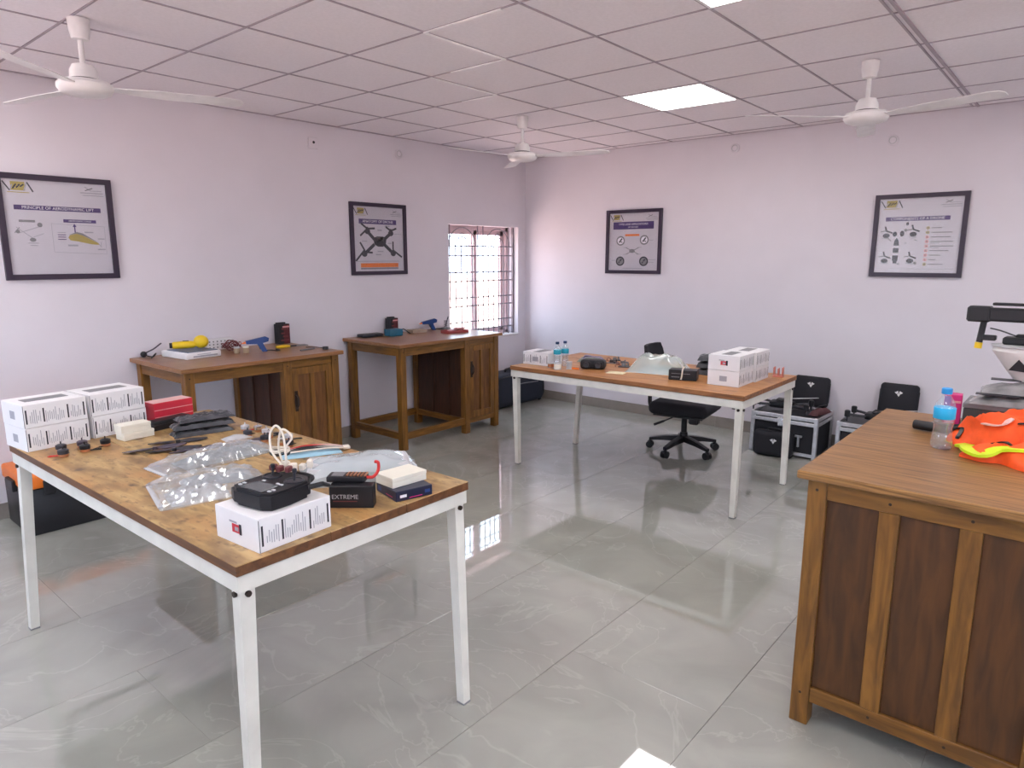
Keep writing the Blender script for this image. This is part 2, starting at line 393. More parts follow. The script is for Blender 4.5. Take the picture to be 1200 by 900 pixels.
# ceiling: slab, grid, lay-in boards
ceiling = struct(MB().box(XL - WT, XR + WT, YF - WT, YB + WT, H + 0.3, H + 0.45).build('ceiling', M_wall, smooth=0))
GX = [-2.656 + 0.6 * k for k in range(-4, 9)]; GY = [2.458 + 0.6 * k for k in range(-7, 7)]
gx = GX + [XR]; gy = [g for g in GY if g < YB] + [YB]
g = MB()
for x in GX: g.box(x - 0.005, x + 0.005, YF, YB, H, H + 0.03)
g.box(-0.856 + 0.028, -0.856 + 0.044, YF, YB, H - 0.004, H + 0.03)
for y in gy[:-1]: g.box(XL, XR, y - 0.005, y + 0.005, H + 0.0005, H + 0.0295)
for a, b, c, d in ((XL, XL + 0.02, YF, YB), (XR - 0.02, XR, YF, YB), (XL, XR, YB - 0.02, YB), (XL, XR, YF, YF + 0.02)): g.box(a, b, c, d, H + 0.001, H + 0.028)
g.build('ceiling_grid', M_grid, ceiling, smooth=0)
g = MB()   # white strips painting a zigzag glint of light along the grid bars
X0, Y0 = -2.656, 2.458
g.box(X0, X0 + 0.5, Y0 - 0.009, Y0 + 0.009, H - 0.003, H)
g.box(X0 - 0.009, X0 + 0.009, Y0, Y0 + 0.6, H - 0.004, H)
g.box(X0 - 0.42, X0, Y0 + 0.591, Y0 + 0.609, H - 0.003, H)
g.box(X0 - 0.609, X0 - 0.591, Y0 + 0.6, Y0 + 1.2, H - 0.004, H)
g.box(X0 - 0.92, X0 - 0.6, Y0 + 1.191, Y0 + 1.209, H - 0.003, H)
o = g.build('glint_strip', M_glint, ceiling, smooth=0); o['label'] = 'white zigzag glint painted as strips on the ceiling grid'
LIGHTS = {(0, 3): 'glowing square ceiling light panel nearest the back wall', (2, 0): 'glowing ceiling light panel cut off by the top edge of the picture'}
for k in ((4, 3), (6, 0), (-3, -4), (0, -4), (4, -3), (3, -6)): LIGHTS[k] = None
tproto = None
for i in range(len(gx) - 1):
    for j in range(len(gy) - 1):
        x0, x1, y0, y1 = gx[i], gx[i + 1], gy[j], gy[j + 1]
        if (i - 4, j - 7) in LIGHTS or x1 - x0 < 0.05: continue
        full = abs(x1 - x0 - 0.6) < 1e-4 and abs(y1 - y0 - 0.6) < 1e-4
        if full and tproto is not None: t = tproto.copy(); COL.objects.link(t)
        else:
            wx, wy = (x1 - x0) / 2 - 0.0052, (y1 - y0) / 2 - 0.0052
            t = MB().box(-wx, wx, -wy, wy, 0.004, 0.016, bev=0.002).build('ceiling_tile', M_ceil, ceiling, smooth=0)
            if full: tproto = t
        t.parent = ceiling; t.location = ((x0 + x1) / 2, (y0 + y1) / 2, H)
def make_panel(cx, cy, label):
    r = thing('ceiling_light', label, 'ceiling light', (cx, cy, H - 0.002), 0, 'square ceiling light panels')
    f = MB(); a = 0.297; b = 0.282
    f.box(-a, a, -a, -b, 0, 0.02); f.box(-a, a, b, a, 0, 0.02); f.box(-a, -b, -b, b, 0, 0.02); f.box(b, a, -b, b, 0, 0.02)
    f.build('frame', M_white, r, smooth=0)
    MB().box(-b, b, -b, b, 0.004, 0.012).build('diffuser', M_panel_e, r, smooth=0)
    return r
lp = None
for (i, j), lab in LIGHTS.items():
    cx, cy = X0 + 0.6 * i + 0.3, Y0 + 0.6 * j + 0.3
    lab = lab or 'square ceiling light panel outside the picture, %s row, %s column' % ({3: 'back', 0: 'middle', -3: 'near', -4: 'near', -6: 'rearmost'}[j], {4: 'right', 6: 'far right', 3: 'right middle', 0: 'left middle', -3: 'left'}[i])
    lp = make_panel(cx, cy, lab) if lp is None else dup(lp, (cx, cy, H - 0.002), 0, lab)

# window in the left wall
win = struct(bpy.data.objects.new('window_1', None)); COL.objects.link(win)
M_wfr = plain('window_frame_paint', (0.62, 0.47, 0.50, 1), 0.4)
xo = XL - WT + 0.02
f = MB()
for a, b, c, d in ((WY0, WY0 + 0.045, WZ0, WZ1), (WY1 - 0.045, WY1, WZ0, WZ1), (WY0, WY1, WZ0, WZ0 + 0.045), (WY0, WY1, WZ1 - 0.045, WZ1)):
    f.box(xo, xo + 0.07, a, b, c, d)
f.build('frame', M_wfr, win, smooth=0)
ym = (WY0 + WY1) / 2
for k, (a, b, dx) in enumerate(((WY0 + 0.045, ym + 0.03, 0.038), (ym - 0.03, WY1 - 0.045, 0.008))):
    s = MB()
    for c, d, e, g_ in ((a, a + 0.05, WZ0 + 0.045, WZ1 - 0.045), (b - 0.05, b, WZ0 + 0.045, WZ1 - 0.045), (a, b, WZ0 + 0.045, WZ0 + 0.09), (a, b, WZ1 - 0.09, WZ1 - 0.045)):
        s.box(xo + dx, xo + dx + 0.025, c, d, e, g_)
    so = s.build('sash', M_wfr, win, smooth=0)
    MB().box(xo + dx + 0.010, xo + dx + 0.014, a + 0.05, b - 0.05, WZ0 + 0.09, WZ1 - 0.09).build('pane', M_glass, so, smooth=0)
gr = MB(); xg = XL - 0.075
M_grl = plain('window_grille_paint', (0.20, 0.17, 0.20, 1), 0.45)
for k in range(1, 13):
    y = WY0 + (WY1 - WY0) * k / 13; gr.cyl((xg, y, WZ0), (xg, y, WZ1 - (0.0 if k in (1, 6, 7, 12) else 0.22)), 0.0068, n=6)
for z in (1.735, 1.635, 1.46, 1.365, 1.19, 1.10, 0.93, 0.84): gr.cyl((xg, WY0, z), (xg, WY1, z), 0.0068, n=6)
for c in (WY0 + 0.27, WY1 - 0.27):
    for r in (0.2, 0.1):
        gr.tube([(xg, c + r * math.cos(t), 1.735 + r * math.sin(t) * 0.95) for t in [PI * k / 14 for k in range(15)]], 0.006, 6)
    gr.tube([(xg, c + 0.05 * math.cos(t), 1.82 + 0.05 * math.sin(t)) for t in [2 * PI * k / 12 for k in range(12)]], 0.004, 6, closed=True)
for y in (WY0 + 0.012, WY1 - 0.012): gr.box(xg - 0.012, xg + 0.012, y - 0.009, y + 0.009, WZ0, WZ1)
gr.build('grille', M_grl, win)
MB().box(XL - WT + 0.1, XL + 0.015, WY0, WY1, WZ0 - 0.001, WZ0 + 0.014, bev=0.004).build('sill', M_white, win)
# two unseen windows, added behind and right of the camera for fill light
for nm, M, wd in (('fill_window_2', Matrix.Translation(((FX0 + FX1) / 2, YF - WT / 2, 0)), FX1 - FX0), ('fill_window_3', Matrix.Translation((XR + WT / 2, (RY0 + RY1) / 2, 0)) @ Matrix.Rotation(PI / 2, 4, 'Z'), RY1 - RY0)):
    wr = struct(bpy.data.objects.new(nm, None)); COL.objects.link(wr); hw = wd / 2
    f = MB()
    for a, b, c, d in ((-hw, -hw + 0.05, 0.8, 2.1), (hw - 0.05, hw, 0.8, 2.1), (-0.025, 0.025, 0.8, 2.1), (-hw, hw, 0.8, 0.85), (-hw, hw, 2.05, 2.1)): f.box(a, b, -0.03, 0.03, c, d, M=M)
    f.build('frame', M_wfr, wr, smooth=0)
    for a, b in ((-hw + 0.05, -0.025), (0.025, hw - 0.05)): MB().box(a, b, -0.003, 0.003, 0.85, 2.05, M=M).build('pane', M_glass, wr, smooth=0)
# ground outside the windows
struct(MB().box(-60, 60, -60, 60, -0.9, -0.6).build('ground_outside', M_soil, smooth=0))

# ------------------------------------------------------------------ ceiling fans
def make_fan(loc, rz, label):
    r = thing('ceiling_fan', label, 'ceiling fan', loc, rz, 'white three-blade ceiling fans')
    MB().lathe([(0.022, -0.092), (0.036, -0.088), (0.044, -0.05), (0.047, 0.0)], 20).build('canopy', M_white, r)
    MB().cyl((0, 0, -0.26), (0, 0, -0.09), 0.0125, n=12).build('rod', M_white, r)
    MB().lathe([(0.02, -0.195), (0.045, -0.2), (0.058, -0.225), (0.062, -0.262)][::-1], 22).build('cup', M_white, r)
    MB().lathe([(0.04, -0.335), (0.085, -0.332), (0.107, -0.322), (0.118, -0.305), (0.118, -0.288), (0.105, -0.274), (0.06, -0.268)], 32).build('motor', M_white, r)
    MB().lathe([(0.0602, -0.2685), (0.0625, -0.266), (0.0625, -0.262), (0.0602, -0.26)], 22).build('trim_ring', M_dark, r)
    for k in range(3):
        M = Matrix.Rotation(2 * PI * k / 3, 4, 'Z') @ Matrix.Translation((0, 0, -0.296))
        b = MB(); Mt = M @ Matrix.Rotation(math.radians(-9), 4, 'X')
        b.prism([(0.10, -0.022), (0.19, -0.03), (0.19, 0.03), (0.10, 0.022)], -0.003, 0.003, M=Mt)
        b.prism([(0.175, -0.036), (0.32, -0.054), (0.63, -0.060), (0.68, -0.05), (0.70, -0.018), (0.695, 0.028), (0.655, 0.046), (0.32, 0.052), (0.175, 0.034)], -0.0035, -0.0005, M=Mt)
        b.build('blade', M_white, r)
    return r
fan = make_fan((-3.73, 1.29, H), math.radians(-49), 'white ceiling fan at the upper left, above the long diagram poster wall')
dup(fan, (-3.59, 4.34, H), math.radians(-100), 'white ceiling fan nearest the window corner')
dup(fan, (-1.12, 4.42, H), math.radians(-16), 'white ceiling fan right of the glowing light panel')

# ------------------------------------------------------------------ posters
def make_poster(loc, rz, label, title, art):
    """hangs facing local -Y; 0.64 m square, drawn in a 0..1 frame"""
    r = thing('framed_poster', label, 'poster', loc, rz, 'framed drone training posters')
    s = 0.32; fw = 0.034; D = 0.024
    f = MB()
    for M in [Matrix.Rotation(k * PI / 2, 4, 'Y') for k in range(4)]:
        f.prism([(-s, s), (s, s), (s - fw, s - fw), (-s + fw, s - fw)], 0, D, M=M @ Matrix.Rotation(PI / 2, 4, 'X'))
    f.build('frame', M_frame, r, smooth=20)
    e = s - fw + 0.002
    MB().box(-e, e, -0.008, -0.001, -e, e).build('sheet', M_sheet, r, smooth=0)
    P = lambda u, v, y=-0.0086: (-0.286 + 0.572 * u, y, -0.286 + 0.572 * v)
    pr = MB(); mats = [M_purple, M_ink, M_gold, M_inkg, M_ltext, M_redp, M_grey, M_orange]
    def rect(u0, v0, u1, v1, m, y=-0.0086): pr.quad([P(u0, v0, y), P(u1, v0, y), P(u1, v1, y), P(u0, v1, y)], m)
    def line(u0, v0, u1, v1, w, m, y=-0.0088):
        d = Vector((u1 - u0, v1 - v0)); n = Vector((-d.y, d.x)).normalized() * w / 2
        pr.quad([P(u0 + n.x, v0 + n.y, y), P(u0 - n.x, v0 - n.y, y), P(u1 - n.x, v1 - n.y, y), P(u1 + n.x, v1 + n.y, y)], m)
    def poly(pts, m, y=-0.0089): pr.quad([P(u, v, y) for u, v in pts], m)
    def disc(u, v, ru, rv, m, n=16, y=-0.0089): poly([(u + ru * math.cos(2 * PI * k / n), v + rv * math.sin(2 * PI * k / n)) for k in range(n)], m, y)
    # emblem top left: gold block between dark slanted strokes
    rect(0.085, 0.885, 0.215, 0.975, 2)
    for q in range(3): line(0.10 + 0.035 * q, 0.90 + 0.012 * q, 0.135 + 0.035 * q, 0.95, 0.014, 1, -0.009)
    line(0.015, 0.975, 0.075, 0.88, 0.013, 1); line(0.075, 0.88, 0.10, 0.945, 0.01, 3)
    line(0.20, 0.88, 0.235, 0.975, 0.012, 3); line(0.235, 0.975, 0.285, 0.875, 0.014, 1)
    line(0.05, 0.865, 0.25, 0.865, 0.008, 2)
    # small mark and two text lines top right
    line(0.79, 0.965, 0.85, 0.925, 0.012, 3); line(0.79, 0.925, 0.87, 0.955, 0.008, 1); line(0.85, 0.925, 0.96, 0.925, 0.008, 3)
    rect(0.74, 0.893, 0.975, 0.905, 3); rect(0.76, 0.868, 0.975, 0.878, 3)
    art(rect, line, poly, disc)
    pr.build('print', mats, r, smooth=0)
    for (tx, u, v, size, m) in title:
        text(tx, size, m, r, Matrix.Translation(P(u, v, -0.0098)) @ Matrix.Rotation(PI / 2, 4, 'X'))
    MB().box(-e, e, -0.0145, -0.0125, -e, e).build('glass', M_pglass, r, smooth=0)
    return r
def art1(rect, line, poly, disc):
    rect(0.09, 0.685, 0.93, 0.735, 0)
    rect(0.54, 0.565, 0.87, 0.60, 0); rect(0.12, 0.555, 0.27, 0.58, 6)
    poly([(0.57, 0.40), (0.59, 0.43), (0.66, 0.445), (0.72, 0.425), (0.87, 0.345), (0.88, 0.325), (0.80, 0.33), (0.66, 0.36), (0.59, 0.37)], 2)
    poly([(0.58, 0.43), (0.66, 0.465), (0.72, 0.45), (0.88, 0.345), (0.72, 0.425), (0.66, 0.445)], 6)
    line(0.645, 0.455, 0.645, 0.525, 0.012, 0); poly([(0.625, 0.52), (0.665, 0.52), (0.645, 0.555)], 0)
    for v in (0.455, 0.43, 0.405, 0.38): line(0.47, v, 0.55, v, 0.008, 0 if v < 0.44 else 3)
    for a, b, c, d in ((0.74, 0.455, 0.83, 0.47), (0.56, 0.305, 0.66, 0.325), (0.87, 0.385, 0.94, 0.398), (0.86, 0.265, 0.94, 0.28)): rect(a, b, c, d, 3)
    line(0.87, 0.34, 0.90, 0.30, 0.008, 3); line(0.90, 0.36, 0.90, 0.31, 0.006, 3)
    for a, b in (((0.42, 0.24), (0.42, 0.55)), ((0.42, 0.24), (0.95, 0.22)), ((0.95, 0.22), (0.95, 0.53)), ((0.42, 0.55), (0.95, 0.53))): line(*a, *b, 0.004, 3)
    line(0.09, 0.50, 0.24, 0.38, 0.008, 3); line(0.11, 0.44, 0.33, 0.52, 0.008, 3); line(0.07, 0.44, 0.12, 0.50, 0.008, 6)
    line(0.24, 0.40, 0.34, 0.44, 0.006, 3); disc(0.31, 0.53, 0.025, 0.025, 6); disc(0.23, 0.37, 0.03, 0.022, 6); disc(0.10, 0.455, 0.02, 0.02, 6)
    rect(0.18, 0.33, 0.28, 0.34, 3); rect(0.20, 0.305, 0.27, 0.315, 3)
def art2(rect, line, poly, disc):
    rect(0.11, 0.735, 0.86, 0.81, 0)
    poly([(0.38, 0.52), (0.46, 0.545), (0.58, 0.545), (0.65, 0.52), (0.63, 0.42), (0.57, 0.385), (0.47, 0.385), (0.40, 0.42)], 1)
    poly([(0.44, 0.53), (0.60, 0.53), (0.58, 0.47), (0.46, 0.47)], 6)
    for (u, v, a) in ((0.27, 0.62, 1), (0.74, 0.60, 1), (0.20, 0.27, 1), (0.78, 0.28, 1)):
        line(0.5 + (0.1 if u > 0.5 else -0.1), 0.50 if v > 0.4 else 0.42, u, v, 0.055, 1); disc(u, v, 0.055, 0.045, 1); line(u, v, u, v + 0.07, 0.03, 1)
    for a in ((0.27, 0.66, 0.15, 0.74), (0.27, 0.66, 0.13, 0.55), (0.27, 0.66, 0.42, 0.67), (0.74, 0.64, 0.64, 0.70), (0.74, 0.64, 0.86, 0.68), (0.20, 0.33, 0.12, 0.45), (0.20, 0.33, 0.03, 0.16), (0.78, 0.33, 0.78, 0.47), (0.78, 0.33, 0.96, 0.22), (0.20, 0.30, 0.36, 0.29)):
        line(*a, 0.03, 1)
    for a in ((0.47, 0.63, 0.56, 0.655), (0.62, 0.70, 0.72, 0.72), (0.16, 0.46, 0.26, 0.475), (0.46, 0.30, 0.58, 0.32), (0.42, 0.25, 0.53, 0.27), (0.68, 0.43, 0.75, 0.45)): rect(*a, 3)
    line(0.80, 0.59, 0.96, 0.59, 0.008, 3)
    rect(0.12, 0.06, 0.88, 0.125, 7, -0.0087); rect(0.12, 0.095, 0.88, 0.10, 3); rect(0.12, 0.03, 0.88, 0.055, 6); rect(0.06, 0.15, 0.90, 0.16, 3)
def art3(rect, line, poly, disc):
    rect(0.08, 0.72, 0.90, 0.85, 0)
    rect(0.33, 0.60, 0.62, 0.635, 7)
    for u, v in ((0.24, 0.52), (0.72, 0.53), (0.24, 0.16), (0.72, 0.16)):
        disc(u, v, 0.09, 0.085, 1 if v < 0.4 else 6); disc(u, v, 0.065, 0.06, 4 if v > 0.4 else 6, y=-0.009)
        line(u - 0.03, v - 0.03, u + 0.03, v + 0.04, 0.025, 1, -0.0092); line(u + 0.035, v - 0.03, u - 0.02, v + 0.0, 0.02, 6, -0.0092)
    line(0.35, 0.40, 0.62, 0.28, 0.012, 6); line(0.62, 0.40, 0.35, 0.28, 0.012, 6); disc(0.48, 0.34, 0.06, 0.035, 6)
    for u, v in ((0.35, 0.40), (0.62, 0.40), (0.35, 0.28), (0.62, 0.28)): line(u - 0.05, v, u + 0.05, v + 0.006, 0.01, 3)
    for a in ((0.80, 0.18, 0.95, 0.19), (0.80, 0.14, 0.92, 0.15), (0.06, 0.17, 0.13, 0.18), (0.82, 0.52, 0.90, 0.53), (0.30, 0.03, 0.70, 0.04)): rect(*a, 3)
def art4(rect, line, poly, disc):
    rect(0.09, 0.70, 0.86, 0.755, 0)
    for u, v in ((0.11, 0.57), (0.44, 0.585), (0.115, 0.225), (0.43, 0.225)):
        line(u, v, u - 0.015, v + 0.06, 0.022, 1); line(u, v, u + 0.08, v - 0.03, 0.02, 1); line(u, v, u - 0.07, v - 0.01, 0.014, 6)
        disc(u + 0.005, v - 0.065, 0.045, 0.032, 1); line(u - 0.045, v - 0.10, u + 0.05, v - 0.105, 0.014, 3)
    poly([(0.215, 0.37), (0.285, 0.37), (0.275, 0.44), (0.25, 0.475), (0.225, 0.44)], 1)
    rect(0.215, 0.27, 0.285, 0.335, 1); rect(0.215, 0.16, 0.285, 0.235, 1); rect(0.228, 0.125, 0.275, 0.17, 1)
    disc(0.22, 0.525, 0.028, 0.035, 1); disc(0.31, 0.53, 0.028, 0.04, 1); disc(0.365, 0.66, 0.018, 0.022, 1); line(0.365, 0.66, 0.385, 0.72, 0.012, 3)
    disc(0.35, 0.575, 0.02, 0.02, 6); line(0.42, 0.45, 0.48, 0.49, 0.012, 3); line(0.46, 0.45, 0.50, 0.43, 0.012, 6); line(0.14, 0.47, 0.18, 0.43, 0.012, 6); disc(0.36, 0.40, 0.015, 0.012, 3)
    disc(0.50, 0.13, 0.02, 0.02, 6); disc(0.295, 0.12, 0.015, 0.015, 6)
    for k in range(9):
        v = 0.60 - 0.0605 * k
        disc(0.615, v, 0.021, 0.021, 2 if k in (0, 1, 8) else 5); disc(0.615, v, 0.011, 0.011, 6, y=-0.0092)
        rect(0.66, v - 0.006, (0.78, 0.90, 0.89, 0.92, 0.93, 0.88, 0.79, 0.74, 0.83)[k], v + 0.006, 6)
        if k in (3, 4): rect(0.66, v - 0.026, 0.76, v - 0.016, 3)
    rect(0.04, 0.05, 0.96, 0.055, 3)
make_poster((XL, 1.52, 1.80), PI / 2, 'framed poster with a wing section diagram and purple title bar', [('PRINCIPLE OF AERODYNAMIC LIFT', 0.51, 0.71, 0.0255, M_ltext), ('AERODYNAMIC FORCES', 0.705, 0.583, 0.012, M_ltext)], art1)
make_poster((XL, 4.075, 1.78), PI / 2, 'framed poster with a large black quadcopter drawing above an orange strip', [('ANATOMY OF DRONE', 0.485, 0.773, 0.034, M_ltext)], art2)
make_poster((-3.655, YB, 1.773), 0, 'framed poster with four round pictures about a pale drone', [('TYPES AND APPLICATIONS', 0.49, 0.805, 0.028, M_ltext), ('OF DRONES', 0.49, 0.755, 0.022, M_ltext)], art3)
make_poster((-1.12, YB, 1.785), 0, 'framed poster with an exploded drone and a list of nine parts', [('COMPONENTS OF A DRONE', 0.475, 0.727, 0.0285, M_ltext)], art4)

# wall caps near the ceiling
def wall_cap(loc, rz, label):
    r = thing('cable_outlet_cover', label, 'outlet cover', loc, rz, 'round cable outlet covers high on the walls')
    R = Matrix.Rotation(PI / 2, 4, 'X')
    MB().lathe([(0.042, 0), (0.042, 0.006), (0.034, 0.010)], 20, M=R).build('plate', M_wall, r)
    MB().tube([(0.026 * math.cos(a), -0.0105, 0.026 * math.sin(a)) for a in [2 * PI * k / 16 for k in range(16)]], 0.0028, 6, closed=True).build('ring', M_lgrey, r)
    return r
wc = wall_cap((-2.64, YB, 2.585), 0, 'round outlet cover on the back wall left of the right-hand fan')
dup(wc, (-1.36, YB, 2.52), 0, 'round outlet cover on the back wall just below the right-hand fan')
dup(wc, (XL, 4.34, 2.56), PI / 2, 'round outlet cover high on the window wall above the quadcopter poster')
r = thing('junction_box', 'small square junction box high on the window wall with a dark centre screw', 'junction box', (XL, 3.42, 2.545), PI / 2)
MB().box(-0.045, 0.045, -0.02, 0, -0.045, 0.045, bev=0.005).build('body', M_wall, r)
MB().cyl((0, -0.023, 0.005), (0, -0.019, 0.005), 0.011, n=12).build('screw', M_dark, r)

# ------------------------------------------------------------------ wooden desks (three of one make)
def make_desk(loc, rz, L, D, Ht, label, topm=None):
    """length on X, front faces -Y, closed cabinet at the +X end"""
    r = thing('wooden_desk', label, 'desk', loc, rz, 'wooden kneehole desks with one cupboard')
    tt = 0.028; p = 0.06; hx = L / 2 - 0.03; hy = D / 2 - 0.03; zt = Ht - tt
    MB().box(-L / 2, L / 2, -D / 2, D / 2, zt, Ht, bev=0.004).build('top', topm or M_top, r, smooth=0)
    cab = hx - 0.46                                            # x of the cabinet's inner face
    for (x, y) in ((-hx + p / 2, -hy + p / 2), (-hx + p / 2, hy - p / 2), (hx - p / 2, -hy + p / 2), (hx - p / 2, hy - p / 2), (cab + p / 2, -hy + p / 2), (cab + p / 2, hy - p / 2)):
        MB().box(x - p / 2, x + p / 2, y - p / 2, y + p / 2, 0, zt - 0.0005, bev=0.002).build('leg', M_oak, r, smooth=0)
    e = 0.0005
    def rail(x0, x1, y0, y1, z0, z1, mt=M_oakh): MB().box(x0, x1, y0, y1, z0, z1, bev=0.0015).build('rail', mt, r, smooth=0)
    M_oaky = wood('desk_side_rail_wood', srgb(138, 94, 36), srgb(96, 62, 22), 1, 5, 8, 0.42)
    a0, a1 = zt - 0.075, zt - 0.001
    rail(-hx + p + e, cab - e, -hy + 0.008, -hy + 0.04, a0, a1); rail(-hx + p + e, cab - e, hy - 0.04, hy - 0.008, a0, a1)
    rail(-hx + 0.008, -hx + 0.04, -hy + p + e, hy - p - e, a0, a1, M_oaky)
    rail(-hx + p + e, cab - e, -hy + 0.008, -hy + 0.04, 0.09, 0.15); rail(-hx + p + e, cab - e, hy - 0.04, hy - 0.008, 0.09, 0.15)
    rail(-hx + 0.01, -hx + 0.045, -hy + p + e, hy - p - e, 0.09, 0.15, M_oaky)
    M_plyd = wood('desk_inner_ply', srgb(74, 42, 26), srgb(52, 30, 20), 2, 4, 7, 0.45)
    # cabinet: framed panels on both ends and the back
    def end(x0, x1, name, dark):
        yw = 2 * (hy - p); n = 3; sw = 0.058
        rail(x0, x1, -hy + p + e, hy - p - e, a0 + 0.01, a1, M_oaky); rail(x0, x1, -hy + p + e, hy - p - e, 0.09, 0.145, M_oaky)
        pw = (yw - 2 * sw) / 3
        for k in range(n):
            y0 = -hy + p + k * (pw + sw)
            MB().box(x0 + 0.012, x1 - 0.012, y0 + e, y0 + pw - e, 0.1455, a0 + 0.0095).build('panel', dark, r, smooth=0)
            if k < 2: MB().box(x0, x1, y0 + pw, y0 + pw + sw, 0.1455, a0 + 0.0095, bev=0.0015).build('stile', M_oak if name == 'end' else M_plyd, r, smooth=0)
    end(hx - 0.036, hx - 0.004, 'end', M_ply)
    end(cab + 0.004, cab + 0.036, 'side', M_plyd)
    MB().box(cab + p + e, hx - p - e, hy - 0.03, hy - 0.012, 0.09, a1).build('back_panel', M_ply, r, smooth=0)
    MB().box(cab + 0.037, hx - 0.037, -hy + 0.05, hy - 0.031, 0.10, 0.115).build('bottom_board', M_ply, r, smooth=0)
    rail(cab + p + e, hx - p - e, -hy + 0.01, -hy + 0.045, a0 + 0.015, a1); rail(cab + p + e, hx - p - e, -hy + 0.01, -hy + 0.045, 0.09, 0.135)
    # door with two sunk panels
    M_door = wood('door_panel_wood', srgb(120, 78, 38), srgb(86, 53, 24), 2, 5, 8, 0.42)
    dx0, dx1, dz0, dz1 = cab + p + 0.003, hx - p - 0.003, 0.138, a0 + 0.012
    d = MB(); y0, y1 = -hy + 0.004, -hy + 0.03; sw = 0.05; mid = (dx0 + dx1) / 2
    d.box(dx0, dx0 + sw, y0, y1, dz0, dz1, bev=0.0015); d.box(dx1 - sw, dx1, y0, y1, dz0, dz1, bev=0.0015)
    d.box(dx0 + sw, dx1 - sw, y0, y1, dz0, dz0 + sw + 0.01, bev=0.0015); d.box(dx0 + sw, dx1 - sw, y0, y1, dz1 - sw, dz1, bev=0.0015)
    d.box(mid - 0.018, mid + 0.018, y0, y1, dz0 + sw + 0.01, dz1 - sw, bev=0.0015)
    d = d.build('door', M_oak, r, smooth=0)
    for (x0, x1) in ((dx0 + sw, mid - 0.018), (mid + 0.018, dx1 - sw)):
        MB().box(x0, x1, y0 + 0.012, y1 - 0.004, dz0 + sw + 0.01, dz1 - sw).build('panel', M_door, d, smooth=0)
    h = MB(); hz = 0.60; xh = dx0 + 0.025
    h.prism([(xh - 0.012, hz - 0.075), (xh + 0.012, hz - 0.075), (xh + 0.016, hz), (xh + 0.012, hz + 0.075), (xh - 0.012, hz + 0.075), (xh - 0.016, hz)], -0.0005, 0.004, M=Matrix.Translation((0, y0, 0)) @ Matrix.Rotation(PI / 2, 4, 'X'))
    h.tube(bez([(xh, y0 - 0.004, hz - 0.05), (xh, y0 - 0.026, hz - 0.03), (xh, y0 - 0.03, hz), (xh, y0 - 0.026, hz + 0.03), (xh, y0 - 0.004, hz + 0.05)], 4), 0.006, 8)
    h.build('handle', M_bolt, d)
    for (x, z) in ((-hx + p / 2, zt - 0.04), (cab + p / 2, zt - 0.04), (hx - p / 2, zt - 0.04)):
        MB().cyl((x, -hy - 0.0006, z), (x, -hy + 0.004, z), 0.005, n=8).build('peg', M_bolt, r)
    for k in range(4):
        y = -hy + p / 2 + k * (2 * hy - p) / 3
        for z in (zt - 0.036, 0.118):
            MB().cyl((hx - 0.004 if k in (1, 2) else hx - 0.003, y, z), (hx + 0.0006 if k in (0, 3) else hx - 0.0034, y, z), 0.005, n=8).build('peg', M_bolt, r)
    return r
D1 = (-4.665, 2.45, 0.93); D2 = (-4.68, 4.26, 0.91); D3 = (-0.305, 2.89, 0.925)
make_desk((D1[0], D1[1], 0), PI / 2, 1.21, 0.80, D1[2], 'brown kneehole desk against the window wall with white kit and yellow hot-air gun on top')
make_desk((D2[0], D2[1], 0), PI / 2, 1.28, 0.78, D2[2], 'brown kneehole desk beside the window with its open leg space showing the wall')
make_desk((D3[0], D3[1], 0), -PI / 2, 1.24, 0.77, D3[2], 'brown desk at right front showing its three-panel end with an orange vest on top', M_top_x)

